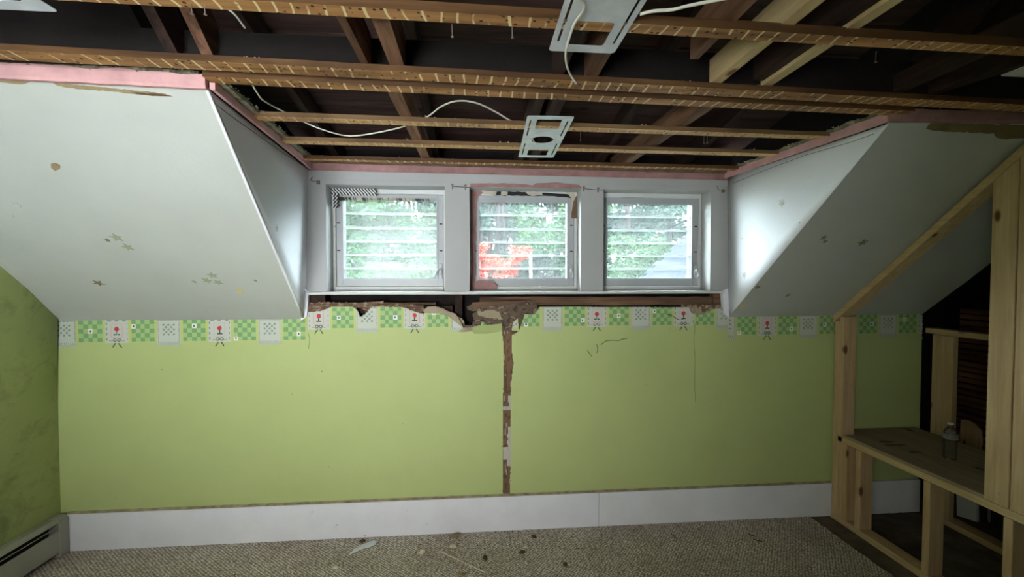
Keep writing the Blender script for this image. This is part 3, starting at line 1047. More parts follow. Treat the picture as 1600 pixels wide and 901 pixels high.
# old curtain wire with its little hooks
for i, (a, b, lab) in enumerate([((707, 291), (735, 292.5), 'short curtain wire and two hooks between the left and middle windows'),
                                 ((912, 294.5), (943, 297), 'short curtain wire and two hooks between the middle and right windows')]):
    p, q = at(*a, 1, D - 0.006), at(*b, 1, D - 0.006)
    c = tag(empty('curtain_wire', p), lab, 'curtain wire')
    bm = bmesh.new(); tube(bm, [p, (p + q) / 2 - Vector((0, 0, 0.001)), q], 0.0018, 6); done('wire', bm, MT['black'], c)
    for h in (p, p.lerp(q, 0.72)):
        bm = bmesh.new()
        box(bm, h.x - 0.004, h.x + 0.004, h.y - 0.004, D, h.z - 0.017, h.z + 0.017)
        box(bm, h.x - 0.008, h.x + 0.008, h.y - 0.008, h.y, h.z + 0.006, h.z + 0.014)
        done('hook', bm, MT['rust'], c, bevel=0.001)
for (x, y), lab in (((493, 282.5), 'small bent curtain hook screwed above the left corner of the left window'), ((1126, 296), 'bent curtain hook in the right corner of the window wall')):
    p = at(x, y, 1, D - 0.004)
    bm = bmesh.new()
    tube(bm, spline([(p.x - 0.02, D, p.z + 0.03), (p.x - 0.024, p.y - 0.01, p.z), (p.x + 0.0, p.y - 0.012, p.z - 0.006), (p.x + 0.02, p.y - 0.01, p.z - 0.01)], 5), 0.0025, 6)
    box(bm, p.x + 0.008, p.x + 0.026, p.y - 0.008, D, p.z - 0.02, p.z + 0.002)
    tag(done('curtain_hook', bm, MT['rust']), lab, 'hook')

# ---------------------------------------------------------------- baseboard
bb = tag(empty('baseboard_back', (0, D - 0.02, 0)), kind='structure')
XJ = at(936, 790, 1, D - 0.02).x


def base_board(x0, x1):
    """board whose lower edge is slightly eaten where it meets the carpet"""
    bm = bmesh.new()
    n = 40
    top = [(x0 + (x1 - x0) * i / n, D - 0.02, 0.228) for i in range(n, -1, -1)]
    bot = [(x0 + (x1 - x0) * i / n, D - 0.02, -0.004 + (0.003 * noise.noise((i * 1.7, x0, 0)))) for i in range(n + 1)]
    prism(bm, bot + top, (0, 0.019, 0))
    return done('board', bm, MT['skirt'], bb)


base_board(-2.502, XJ - 0.0015)
base_board(XJ + 0.0015, 2.485)
base_board(2.60, 3.16)
bm = bmesh.new()
n = 120
P0 = [(-2.5 + 4.985 * i / n, D - 0.017 + 0.002 * noise.noise((i * .9, 0, 0)), 0.2285) for i in range(n + 1)]
P1 = [(-2.5 + 4.985 * i / n, D - 0.001, 0.2385 + 0.0035 * noise.noise((i * .7, 5, 0))) for i in range(n, -1, -1)]
for i in range(n):
    a, b = bm.verts.new(P0[i]), bm.verts.new(P0[i + 1])
    c_, d_ = bm.verts.new(P1[n - i - 1]), bm.verts.new(P1[n - i])
    bm.faces.new((a, b, c_, d_))
bmesh.ops.remove_doubles(bm, verts=bm.verts[:], dist=1e-5)
done('caulk_line', bm, MT['caulk'], bb)

# ---------------------------------------------------------------- baseboard heater on the left wall
ht = tag(empty('baseboard_heater', (XL + 0.03, D - 0.1, 0)), 'grey enamelled baseboard heater along the foot of the left wall', 'heater')
HY0, HY1 = 0.4, D - 0.085
HX = XL + 0.062


def ext(name, prof2, y0, y1, mat, parent=ht):
    bm = bmesh.new()
    prism(bm, [(x, y0, z) for x, z in prof2], (0, y1 - y0, 0))
    return done(name, bm, mat, parent)


ext('cover', [(HX - 0.004, 0.035), (HX, 0.035), (HX, 0.165), (HX - 0.004, 0.165)], HY0, HY1, MT['heater'])
ext('top_hood', [(XL + 0.002, 0.235), (HX - 0.02, 0.235), (HX + 0.001, 0.213), (HX - 0.003, 0.211), (HX - 0.022, 0.231), (XL + 0.002, 0.231)], HY0, HY1, MT['heater'])
ext('damper', [(HX - 0.010, 0.183), (HX + 0.003, 0.190), (HX + 0.003, 0.194), (HX - 0.010, 0.189)], HY0, HY1, MT['heater'])
ext('back_plate', [(XL + 0.002, 0.02), (XL + 0.006, 0.02), (XL + 0.006, 0.231), (XL + 0.002, 0.231)], HY0, HY1, MT['heater_dark'])
ext('fin_block', [(XL + 0.008, 0.05), (HX - 0.012, 0.05), (HX - 0.012, 0.14), (XL + 0.008, 0.14)], HY0, HY1 - 0.05, MT['heater_dark'])
bm = bmesh.new()
prism(bm, [(XL + 0.002, HY1, 0.0), (XL + 0.002, HY1, 0.238), (HX - 0.018, HY1, 0.238), (HX + 0.004, HY1, 0.214), (HX + 0.004, HY1, 0.0)], (0, D - 0.022 - HY1, 0))
done('end_cap', bm, MT['heater'], ht, bevel=0.004)

# ---------------------------------------------------------------- stripped ceiling: furring, joists, rafters, roof boards
ce = tag(empty('ceiling', (0, 1.5, ZC)), kind='structure')


def strap(x0, y0, x1, y1, w, t, z=ZC, seg=60, mt='strap'):
    """furring strip: near lower edge runs from (x0,y0) to (x1,y1)"""
    bm = bmesh.new()
    rings = []
    sd = R.random() * 90
    for i in range(seg + 1):
        k = i / seg
        x, y = x0 + (x1 - x0) * k, y0 + (y1 - y0) * k
        e = 0.0022 * noise.noise((x * 5 + sd, 0, 0)); e2 = 0.0022 * noise.noise((x * 6 + sd, 9, 0))
        rings.append([bm.verts.new(p) for p in ((x, y + e, z), (x, y + w + e2, z), (x, y + w + e2, z + t), (x, y + e, z + t))])
    for i in range(seg):
        for k in range(4):
            bm.faces.new((rings[i][k], rings[i][(k + 1) % 4], rings[i + 1][(k + 1) % 4], rings[i + 1][k]))
    bm.faces.new(rings[0][::-1]); bm.faces.new(rings[-1])
    return done('furring_strip', bm, MT[mt], ce)


strap(-2.6, 1.12, 3.3, 1.235, 0.047, 0.026)
strap(-2.6, 0.74, 3.3, 0.81, 0.06, 0.022)
strap(-2.6, 1.43, 3.3, 1.64, 0.066, 0.02)
strap(-0.945, 1.605, 1.83, 1.70, 0.056, 0.02)
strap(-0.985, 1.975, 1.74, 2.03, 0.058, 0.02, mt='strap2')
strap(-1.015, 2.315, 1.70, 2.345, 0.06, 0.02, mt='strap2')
strap(-1.03, 2.66, 1.68, 2.69, 0.045, 0.02)
for yy in (0.3, -0.15, -0.6, -1.05, -1.5, -1.95, -2.4, -2.85):
    strap(-2.6, yy, 3.3, yy + 0.06, 0.06, 0.02, seg=4)

zj = ZC + 0.0225


def joist(x, y0, y1, w, h, mat, name='joist', x1=None, z=None):
    bm = bmesh.new()
    x1 = x if x1 is None else x1
    zz = zj if z is None else z
    seg = 14
    rings = []
    sd = R.random() * 60
    for i in range(seg + 1):
        k = i / seg
        xx, y = x + (x1 - x) * k, y0 + (y1 - y0) * k
        e = 0.003 * noise.noise((sd, y * 6, 0))
        rings.append([bm.verts.new(p) for p in ((xx - w / 2 + e, y, zz), (xx + w / 2 + e, y, zz + 0.001), (xx + w / 2 + e, y, zz + h), (xx - w / 2 + e, y, zz + h))])
    for i in range(seg):
        for k in range(4):
            bm.faces.new((rings[i][k], rings[i][(k + 1) % 4], rings[i + 1][(k + 1) % 4], rings[i + 1][k]))
    bm.faces.new(rings[0][::-1]); bm.faces.new(rings[-1])
    return done(name, bm, mat, ce)


joist(-0.255, -3.1, 1.56, 0.048, 0.12, MT['old_y'], x1=-0.268)
joist(-0.352, -3.1, 1.56, 0.024, 0.12, MT['old_y'], x1=-0.375)
joist(0.275, -3.1, 1.56, 0.04, 0.12, MT['dark_y'], x1=0.29)
joist(0.385, -3.1, 1.56, 0.046, 0.12, MT['old_y'], x1=0.41)
joist(0.66, -3.1, 1.40, 0.028, 0.12, MT['old_y'], x1=0.715)
joist(1.045, -3.1, 1.56, 0.038, 0.11, MT['dark_y'], x1=1.045, z=zj + 0.012)
for x, xe in ((0.862, 0.885), (1.083, 1.083)):
    nm = joist(x, -1.2, 1.575, 0.040, 0.089, MT['pine_y'], x1=xe, name='new_joist')
    tag(nm, 'new pale pine joist sistered beside the old dark wood')
joist(-0.318, 1.60, 2.95, 0.052, 0.10, MT['old_y'], x1=-0.302)
joist(0.335, 1.60, 2.95, 0.052, 0.10, MT['dark_y'], x1=0.35)
joist(0.255, 1.60, 2.95, 0.038, 0.10, MT['dark_y'], x1=0.27)
joist(0.985, 1.60, 2.95, 0.05, 0.10, MT['old_y'], x1=0.94)
joist(-1.85, -3.1, 1.56, 0.045, 0.12, MT['dark_y'])
joist(2.35, -3.1, 1.56, 0.045, 0.12, MT['dark_y'])
joist(3.05, -3.1, 1.56, 0.045, 0.12, MT['dark_y'])
# dormer rafters under the roof boards
for x in (-0.89, -0.26, 0.42, 0.83, 1.42):
    bm = bmesh.new()
    beam(bm, (x, 1.52, 2.74), (x, 3.0, 2.475), 0.042, 0.1)
    done('rafter', bm, MT['dark_y'], ce)
# main rafters seen at both sides
SL = 0.826
for x in (-1.01, -0.90, -1.75, 1.72, 1.83, 2.4, 2.95):
    bm = bmesh.new()
    beam(bm, (x, 1.60, 2.46), (x, 0.1, 2.46 + 1.5 * SL), 0.036, 0.11)
    done('rafter', bm, MT['dark_y'] if x not in (-0.90,) else MT['old_y'], ce)
# diagonal braces at the right
for a, b in (((1432, 141), (1600, 86)), ((1398, 133), (1600, 40))):
    p, q = at(*a, 2, ZC + 0.06), at(*b, 2, ZC + 0.06)
    bm = bmesh.new(); beam(bm, p, q + (q - p) * 0.5, 0.035, 0.07); done('brace', bm, MT['dark_y'], ce)
# header over the dormer mouth
bm = bmesh.new()
box(bm, -2.55, 3.3, 1.592, 1.603, ZC + 0.022, 2.52)
done('header', bm, MT['dark_void'], ce)
# roof boards of the dormer
nb = 9
for k in range(nb):
    ya, yb_ = 1.42 + k * (3.06 - 1.42) / nb, 1.42 + (k + 1) * (3.06 - 1.42) / nb - 0.006
    za, zb2 = 2.83 - (ya - 1.42) * 0.185, 2.83 - (yb_ - 1.42) * 0.185
    o = [R.uniform(-0.002, 0.004) for _ in range(2)]
    bm = bmesh.new()
    prism(bm, [(-1.16, ya, za + o[0]), (-1.16, yb_, zb2 + o[0]), (1.86, yb_, zb2 + o[1]), (1.86, ya, za + o[1])], (0, 0, 0.02))
    done('roof_board', bm, MT['deck'], ce)
# closed, dark attic above everything else
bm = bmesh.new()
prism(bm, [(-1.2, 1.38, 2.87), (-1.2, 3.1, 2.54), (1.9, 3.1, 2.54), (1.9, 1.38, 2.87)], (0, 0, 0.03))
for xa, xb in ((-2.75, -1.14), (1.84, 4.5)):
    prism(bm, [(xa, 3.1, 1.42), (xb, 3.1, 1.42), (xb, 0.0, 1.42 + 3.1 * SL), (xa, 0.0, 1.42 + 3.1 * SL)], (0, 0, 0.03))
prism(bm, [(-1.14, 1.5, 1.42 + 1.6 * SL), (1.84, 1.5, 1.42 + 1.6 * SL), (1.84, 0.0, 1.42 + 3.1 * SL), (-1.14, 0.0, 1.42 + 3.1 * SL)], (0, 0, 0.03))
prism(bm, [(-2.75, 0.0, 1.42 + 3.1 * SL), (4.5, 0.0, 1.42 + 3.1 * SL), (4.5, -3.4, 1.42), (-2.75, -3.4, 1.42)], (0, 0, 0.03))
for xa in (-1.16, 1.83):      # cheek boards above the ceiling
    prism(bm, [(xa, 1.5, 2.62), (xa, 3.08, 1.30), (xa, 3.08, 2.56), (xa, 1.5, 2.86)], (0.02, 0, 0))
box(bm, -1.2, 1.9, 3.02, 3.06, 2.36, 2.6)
done('roof_deck', bm, MT['dark_void'], ce)

# plaster bead in pink round the edge of the cut ceiling
def pinkbar(name, a, b, z0a, z1a, z0b, z1b, th, mat, top_jag=0.004, num=0, n=50, lean=(0, 0, 0)):
    bm = bmesh.new()
    a, b = Vector(a), Vector(b)
    d = (b - a).normalized()
    s = Vector((-d.y, d.x, 0)) * th
    sd = R.random() * 40
    rings = []
    for i in range(n + 1):
        t = i / n
        p = a.lerp(b, t)
        z0 = z0a + (z0b - z0a) * t + 0.0015 * noise.noise((t * 20 + sd, 3, 0)); z1 = z1a + (z1b - z1a) * t + top_jag * noise.noise((t * 14 + sd, 0, 0)) * 1.5
        zm = z0 + (z1 - z0) * 0.18
        o = Vector(lean)
        rings.append([bm.verts.new(v) for v in (Vector((p.x, p.y, z0)) + s * 0.25, Vector((p.x, p.y, zm)), Vector((p.x, p.y, z1)) + o, Vector((p.x, p.y, z1)) + s + o, Vector((p.x, p.y, z0)) + s)])
    for i in range(n):
        for k in range(5):
            bm.faces.new((rings[i][k], rings[i + 1][k], rings[i + 1][(k + 1) % 5], rings[i][(k + 1) % 5]))
    bm.faces.new(rings[0]); bm.faces.new(rings[-1][::-1])
    return done(name, bm, mat, smooth=False)


tr = tag(empty('trim_2', (0, 2.0, 2.35)), kind='structure')


def adopt(o, p):
    o.parent = p; o.matrix_parent_inverse = Matrix.Translation(-Vector(p.location))
    return o


adopt(pinkbar('pink_edge', (-2.42, 1.598, 0), (-0.957, 1.642, 0), 2.356, 2.415, 2.347, 2.395, 0.02, MT['pink'], 0.005), tr)
adopt(pinkbar('pink_edge', (-0.95, 1.655, 0), (-1.045, D - 0.005, 0), 2.347, 2.376, 2.352, 2.392, -0.018, MT['pink'], 0.003), tr)
adopt(pinkbar('pink_edge', (-1.05, D - 0.012, 0), (1.695, D - 0.012, 0), 2.348, 2.392, 2.335, 2.375, 0.02, MT['pinkd'], 0.002), tr)
adopt(pinkbar('pink_edge', (1.775, 1.755, 0), (1.692, D - 0.01, 0), 2.345, 2.385, 2.345, 2.385, 0.018, MT['pink'], 0.003), tr)
adopt(pinkbar('pink_edge', (1.765, 1.738, 0), (3.15, 1.70, 0), 2.345, 2.395, 2.352, 2.40, 0.02, MT['pinkd'], 0.003), tr)
# tan lath ends above the pink paint
adopt(pinkbar('lath_edge', (-0.938, 1.655, 0), (-1.028, D - 0.02, 0), 2.378, 2.392, 2.394, 2.410, -0.03, MT['fluff'], 0.006), tr)
adopt(pinkbar('lath_edge', (1.785, 1.775, 0), (1.70, D - 0.03, 0), 2.388, 2.402, 2.387, 2.40, 0.03, MT['fluff'], 0.008), tr)
adopt(pinkbar('lath_edge', (-1.03, D - 0.03, 0), (1.68, D - 0.03, 0), 2.394, 2.412, 2.378, 2.395, 0.03, MT['brown'], 0.006), tr)
adopt(pinkbar('lath_edge', (-1.0, D - 0.10, 0), (1.68, D - 0.10, 0), 2.402, 2.418, 2.388, 2.402, 0.02, MT['dark_y'], 0.006), tr)
adopt(pinkbar('lath_edge', (-2.42, 1.60, 0), (-0.98, 1.645, 0), 2.412, 2.425, 2.394, 2.408, 0.02, MT['fluff'], 0.008), tr)

# crumbs of insulation and plaster lying along the cut edge and on the strips
def crumbs(name, pts_fn, n, s0, s1, mat, parent=None):
    bm = bmesh.new()
    for _ in range(n):
        p = Vector(pts_fn())
        r = R.uniform(s0, s1)
        q = Matrix.Rotation(R.uniform(0, 6.3), 3, Vector((R.uniform(-1, 1), R.uniform(-1, 1), R.uniform(-1, 1))).normalized())
        vs = [bm.verts.new(p + q @ Vector((a * r * R.uniform(.5, 1.2), b * r * R.uniform(.4, 1), c * r * R.uniform(.3, .9)))) for a, b, c in ((1, 0, 0), (-1, 0, 0), (0, 1, 0), (0, -1, 0), (0, 0, 1), (0, 0, -1))]
        for a, b in ((0, 2), (2, 1), (1, 3), (3, 0)):
            bm.faces.new((vs[a], vs[b], vs[4])); bm.faces.new((vs[b], vs[a], vs[5]))
    return done(name, bm, mat, parent)


def onseg(a, b, jx, jy, jz):
    def f():
        t = R.random()
        p = Vector(a).lerp(Vector(b), t)
        return (p.x + R.uniform(-jx, jx), p.y + R.uniform(-jy, jy), p.z + R.uniform(-jz, jz))
    return f


for a, b, n in (((-0.92, 1.7, 2.392), (-1.0, 2.78, 2.40), 190), ((1.75, 1.80, 2.395), (1.68, 2.75, 2.395), 210), ((-0.98, 2.76, 2.405), (1.66, 2.76, 2.392), 260),
                ((-2.3, 1.60, 2.42), (-0.97, 1.63, 2.40), 120), ((1.8, 1.70, 2.40), (3.1, 1.67, 2.405), 110)):
    o = crumbs('crumb_line', onseg(a, b, 0.014, 0.02, 0.008), n, 0.003, 0.011, MT['fluff'], None)
    adopt(o, tr); tag(o, kind='stuff')
for ya_, ys2, z in ((1.43, 0.0356, 2.395), (1.975 - 0.03, 0.02, 2.395), (2.315 - 0.018, 0.011, 2.395)):
    for _ in range(3):
        cx = R.uniform(-0.8, 1.6)
        yy = ya_ + ys2 * (cx + 2.6) + 0.015
        o = crumbs('crumb_heap', onseg((cx - 0.05, yy - 0.004, z), (cx + 0.05, yy + 0.02, z), 0.01, 0.012, 0.006), 16, 0.002, 0.006, MT['crumb'], None)
        adopt(o, ce); tag(o, kind='stuff')


# torn wallpaper bands at the top of the slopes
def slope_pt(px, py, side, lift=0.002):
    if side == 'L':
        a, b, c = Vector((-2.545, D, ZK)), BL, CL
    else:
        a, b, c = BR, CRt, Vector((3.15, 1.72, 2.375))
    nrm = (b - a).cross(c - a).normalized()
    if nrm.z > 0: nrm = -nrm
    r = Vector((CF + CR * (px - 800) / F + CU * (450.5 - py) / F).tolist())
    o = Vector((0, 0, H))
    t = nrm.dot(a - o) / nrm.dot(r)
    return o + r * t + nrm * lift, nrm


def slope_patch(pts, side, mat, parent, jag=0.6, name='torn_paper'):
    bm = bmesh.new()
    P = []
    n = len(pts)
    for i in range(n):
        a, b = pts[i], pts[(i + 1) % n]
        k = max(1, int(math.hypot(b[0] - a[0], b[1] - a[1]) / 5)) if jag else 1
        for q in range(k):
            t = q / k
            p, nr = slope_pt(a[0] + (b[0] - a[0]) * t, a[1] + (b[1] - a[1]) * t + (R.uniform(-jag, jag)), side)
            P.append(p)
    prism(bm, P, -nr * 0.0015)
    return done(name, bm, mat, parent)


slope_patch([(0, 120), (30, 122), (48, 127), (40, 131), (28, 131), (0, 128)], 'L', MT['tan'], sl)
slope_patch([(84, 129.5), (110, 131.5), (160, 136), (220, 142), (252, 145), (270, 150), (240, 149), (205, 146), (180, 143), (120, 138), (90, 134)], 'L', MT['tan'], sl)
slope_patch([(205, 142.5), (252, 146), (268, 150), (240, 149.5), (212, 146.5)], 'L', MT['brown'], sl, 0.3)
slope_patch([(1447, 200), (1454, 192), (1490, 191), (1540, 193), (1620, 196), (1620, 214), (1568, 217), (1556, 214), (1552, 208), (1500, 206), (1460, 204)], 'R', MT['olive'], sr, 0.9)
slope_patch([(80, 256), (87, 255), (94, 258), (94, 264), (86, 266), (80, 262)], 'L', MT['tan'], sl, 0.8)

# glow star stickers
def star(P, u, v, nrm, r, rot):
    bm = bmesh.new()
    pts = []
    for k in range(10):
        rr = r if k % 2 == 0 else r * 0.42
        a = rot + math.pi * k / 5
        pts.append(P + u * (rr * math.cos(a)) + v * (rr * math.sin(a)))
    prism(bm, pts, nrm * 0.0012)
    bmesh.ops.triangulate(bm, faces=[f for f in bm.faces if len(f.verts) > 4])
    return bm


stars = [
    (182, 371, 'L', 7, 'stargreen', 'grey green star sticker of the close pair on the left slope, upper one'),
    (200, 386, 'L', 6.5, 'stargreen', 'grey green star sticker of the close pair on the left slope, lower one'),
    (168, 375, 'L', 3.2, 'starbrown', 'tiny star sticker just left of the pair on the left slope'),
    (154, 442, 'L', 6, 'starbrown', 'lone brown star sticker low on the left slope'),
    (332, 430, 'L', 6.5, 'stargreen', 'highest star sticker of the cluster at the right of the left slope'),
    (323, 438, 'L', 6, 'stargreen', 'left star sticker of the cluster on the left slope'),
    (341, 441, 'L', 6, 'stargreen', 'right star sticker of the cluster on the left slope'),
    (375, 455, 'L', 5.5, 'staryellow', 'yellow star sticker near the foot of the left slope'),
    (304, 440, 'L', 3, 'stargreen', 'tiny star sticker just left of the cluster on the left slope'),
    (399, 438, 'L', 2.5, 'starbrown', 'speck-like star sticker right of the cluster on the left slope'),
    (27, 320, 'L', 4, 'starpale', 'faint star sticker at the far left of the left slope'),
    (1287, 371, 'R', 5, 'starbrown', 'upper brown star of the close pair on the right slope'),
    (1289, 377, 'R', 3.6, 'starbrown', 'lower brown star of the close pair on the right slope'),
    (1348, 379, 'R', 6, 'starbrown', 'lone brown star sticker in the middle of the right slope'),
    (1184, 448, 'R', 4.5, 'starbrown', 'brown star sticker low on the right slope near the dormer edge'),
    (1160, 477, 'R', 4.5, 'staryellow', 'yellow star sticker at the lowest tip of the right slope'),
    (1231, 461, 'R', 4, 'starbrown', 'small brown star low on the right slope above the border'),
]
for x, y, sd, r, mt, lab in stars:
    p, nr = slope_pt(x, y, sd, 0.0015)
    u = Vector((1, 0, 0)); v = nr.cross(u).normalized()
    rr = r / F * (p - Vector((0, 0, H))).length * 1.05
    bm = star(p, u, v, -nr, rr, R.uniform(0, 1.2))
    tag(done('star_sticker', bm, MT[mt]), lab, 'sticker')


def cheek_pt(px, py, left):
    a, b, c = (TL, CL, BL) if left else (TR, CRt, BR)
    nrm = (b - a).cross(c - a).normalized()
    if (nrm.x < 0) == left: nrm = -nrm
    r = Vector((CF + CR * (px - 800) / F + CU * (450.5 - py) / F).tolist())
    o = Vector((0, 0, H))
    t = nrm.dot(a - o) / nrm.dot(r)
    return o + r * t + nrm * 0.0015, nrm


for x, y, left, r, lab in ((432, 357, True, 0.022, 'pale star sticker on the left dormer cheek'), (1221, 317, False, 0.026, 'upper pale star sticker on the right dormer cheek'),
                           (1163, 430, False, 0.026, 'lower pale star sticker on the right dormer cheek')):
    p, nr = cheek_pt(x, y, left)
    u = Vector((0, 1, 0)); v = nr.cross(u).normalized()
    tag(done('star_sticker', star(p, u, v, -nr, r, 0.4), MT['starpale']), lab, 'sticker')

# paper seams just below the pink edge
for pts, left, par in (([(333, 160), (356, 178), (400, 209), (440, 238), (482, 264)], True, chl), ([(1146, 286), (1200, 264), (1260, 242), (1330, 222), (1366, 209)], False, chr_)):
    bm = bmesh.new()
    tube(bm, [cheek_pt(x, y, left)[0] for x, y in pts], 0.0012, 5)
    done('paper_seam', bm, MT['crackline'], par)

# ---------------------------------------------------------------- steel mounting plates for recessed lamps
def holed(name, outer, holes, th, mat):
    cu = bpy.data.curves.new(name, 'CURVE')
    cu.dimensions = '2D'; cu.fill_mode = 'BOTH'; cu.extrude = th / 2
    for pts in [outer] + holes:
        sp = cu.splines.new('POLY')
        sp.points.add(len(pts) - 1)
        for p, q in zip(sp.points, pts): p.co = (q[0], q[1], 0, 1)
        sp.use_cyclic_u = True
    tmp = bpy.data.objects.new(name, cu)
    S.collection.objects.link(tmp)
    dg = bpy.context.evaluated_depsgraph_get()
    me = bpy.data.meshes.new_from_object(tmp.evaluated_get(dg))
    bpy.data.objects.remove(tmp)
    me.name = name
    me.materials.clear(); me.materials.append(mat)
    return me


def rrect(x0, x1, y0, y1, r, n=5):
    out = []
    for cx, cy, a0 in ((x1 - r, y1 - r, 0), (x0 + r, y1 - r, 90), (x0 + r, y0 + r, 180), (x1 - r, y0 + r, 270)):
        for k in range(n + 1):
            a = math.radians(a0 + 90 * k / n)
            out.append((cx + r * math.cos(a), cy + r * math.sin(a)))
    return out


def slot(x, y0, y1, w=0.0035): return [(x - w, y0), (x + w, y0), (x + w, y1), (x - w, y1)]


def circle(cx, cy, r, n=36): return [(cx + r * math.cos(2 * math.pi * k / n), cy + r * math.sin(2 * math.pi * k / n)) for k in range(n)]


W2, L2 = 0.102, 0.325
outer = rrect(-W2, W2, -L2, L2, 0.012)
holes = [rrect(-0.055, 0.055, 0.165, 0.285, 0.01), rrect(-0.055, 0.055, -0.285, -0.165, 0.01), circle(0, 0, 0.055),
         slot(-0.083, 0.06, 0.27), slot(0.083, 0.06, 0.27), slot(-0.083, -0.27, -0.06), slot(0.083, -0.27, -0.06)]
pm = holed('plate_sheet', outer, holes, 0.0015, MT['galv'])


def plate(cx, cy, rz, label, screws=True, z=ZC - 0.0025):
    t = tag(empty('mounting_plate', (cx, cy, z)), label, 'mounting plate', 'steel lamp mounting plates under the ceiling strips')
    t.rotation_euler = (0, 0, rz)
    o = bpy.data.objects.new('plate_sheet', pm); S.collection.objects.link(o); o.parent = t
    bm = bmesh.new()
    # folded screw lugs across the long slots
    bm.free()
    for sx, sy in ((-0.083, 0.165), (0.083, 0.165), (-0.083, -0.165), (0.083, -0.165)):
        bm = bmesh.new()
        lathe(bm, [(0.0, -0.003), (0.0045, -0.0025), (0.0055, -0.001), (0.0055, 0.0)], (sx, sy, 0), 12)
        o = done('screw', bm, MT['rust']); o.parent = t
    return t


plate(0.331, 2.195, -0.035, 'perforated steel plate with round centre hole hanging before the windows')
plate(0.322, 1.335 - 0.325, 0.0, 'large steel plate with rectangular hole at the top centre, cable across it')
plate(-1.185, 1.245 - 0.325, 0.0, 'steel plate just showing at the top left corner under the ceiling')
plate(1.893, 1.376 - 0.325, 0.0, 'steel plate just showing at the right edge under the ceiling')


# ---------------------------------------------------------------- cables
def cable(name, pts, r, label):
    bm = bmesh.new()
    tube(bm, spline(pts, 7), r, 8)
    return tag(done(name, bm, MT['cable']), label, 'cable')


zc = ZC - 0.014
cable('electric_cable', [(0.24, 0.6, ZC + 0.03), at(905, -30, 2, zc), at(913, 10, 2, zc), at(897, 38, 2, zc), at(887, 68, 2, zc - 0.004), at(884, 90, 2, ZC - 0.02), at(889, 112, 2, ZC - 0.015), at(900, 130, 2, ZC - 0.012)],
      0.0038, 'white cable hanging in a loop across the large steel plate')
zu = ZC + 0.028
cable('electric_cable', [at(1000, 22, 2, zu - 0.03), at(1022, 17, 2, zu - 0.03), at(1050, 15, 2, zu - 0.03), at(1080, 8, 2, zu - 0.03), at(1130, -2, 2, zu - 0.03), at(1180, -12, 2, zu)], 0.0042, 'white cable leaving the large steel plate to the upper right')
cable('electric_cable', [at(392, 128, 2, zu + 0.02), at(402, 145, 2, zu + 0.01), at(412, 157, 2, zu + 0.01), at(437, 171, 2, zu + 0.02), at(470, 188, 2, zu + 0.015), at(500, 201, 2, zu - 0.002), at(535, 211, 2, zu - 0.01), at(560, 211.5, 2, zu - 0.01),
                         at(600, 205, 2, zu), at(635, 196, 2, zu + 0.004), at(668, 182, 2, zu + 0.012), at(690, 166, 2, zu + 0.025), at(715, 157.5, 2, zu + 0.03), at(745, 161, 2, zu + 0.02), at(775, 175, 2, zu + 0.01), at(797, 188, 2, zu), at(835, 205, 2, zu - 0.002)],
      0.0034, 'long white cable waving above the ceiling strips in the dormer')
cable('electric_cable', [at(335, 8, 2, ZC + 0.15), at(352, 12, 2, ZC + 0.14), at(368, 24, 2, ZC + 0.12), at(383, 44, 2, ZC + 0.1)], 0.003, 'thin pale cable loop in the dark attic at the upper left')
cable('electric_cable', [at(829, 217, 2, ZC - 0.004), at(834, 220, 2, ZC - 0.012), at(839, 232, 2, ZC - 0.02)], 0.002, 'short wire end poking through the perforated plate')

# loose nails hanging from the strips
for i, (x, y0, y1, w) in enumerate([(298, 2, 19, 'left'), (319, 3, 20, 'left'), (907, 206, 219, 'm'), (1100, 210, 224, 'm'), (1105, 210, 223, 'm'), (706, 38, 56, 'm'), (800, 38, 57, 'm'), (1369, 80, 97, 'm')]):
    zz = ZC
    p = at(x, y0, 2, zz + 0.006)
    ln = (y1 - y0) / F * p.y
    bm = bmesh.new()
    tube(bm, [p, p + Vector((0.001, 0.002, -ln))], 0.0013, 6)
    tube(bm, [p + Vector((0.001, 0.002, -ln)), p + Vector((0.001, 0.002, -ln - 0.0015))], 0.0042, 8)
    lab = ['bent nail hanging from the strip at the upper left, left one of two', 'bent nail hanging from the strip at the upper left, right one of two', 'nail hanging just right of the perforated plate',
           'left nail of the close pair hanging from a strip at the right of the dormer', 'right nail of the close pair hanging from a strip at the right of the dormer', 'plaster-crusted nail hanging from the front strip, left of centre',
           'plaster-crusted nail hanging from the front strip near the large plate', 'nail hanging from the front strip at the upper right'][i]
    tag(done('nail', bm, MT['rust']), lab, 'nail')

# ---------------------------------------------------------------- timber partition on the right
pt = tag(empty('timber_partition', (XP + 0.045, 2.3, 0)), 'open partition of new pale pine studs with bench framing on the right', 'partition')
SW, ST = 0.089, 0.038


def slope_z(y): return ZK + (D - y) * (2.345 - ZK) / (D - 1.74)


def stud(y1, z0, z1, name='stud', x0=XP, w=SW, t=ST, parent=pt, mat='pine_z'):
    bm = bmesh.new()
    box(bm, x0, x0 + w, y1 - t, y1, z0, z1)
    return done(name, bm, MT[mat], parent, bevel=0.0025)


bm = bmesh.new(); box(bm, XP, XP + SW, -0.5, D - 0.002, -0.012, 0.028); done('sole_plate', bm, MT['pine_y'], pt, bevel=0.003)
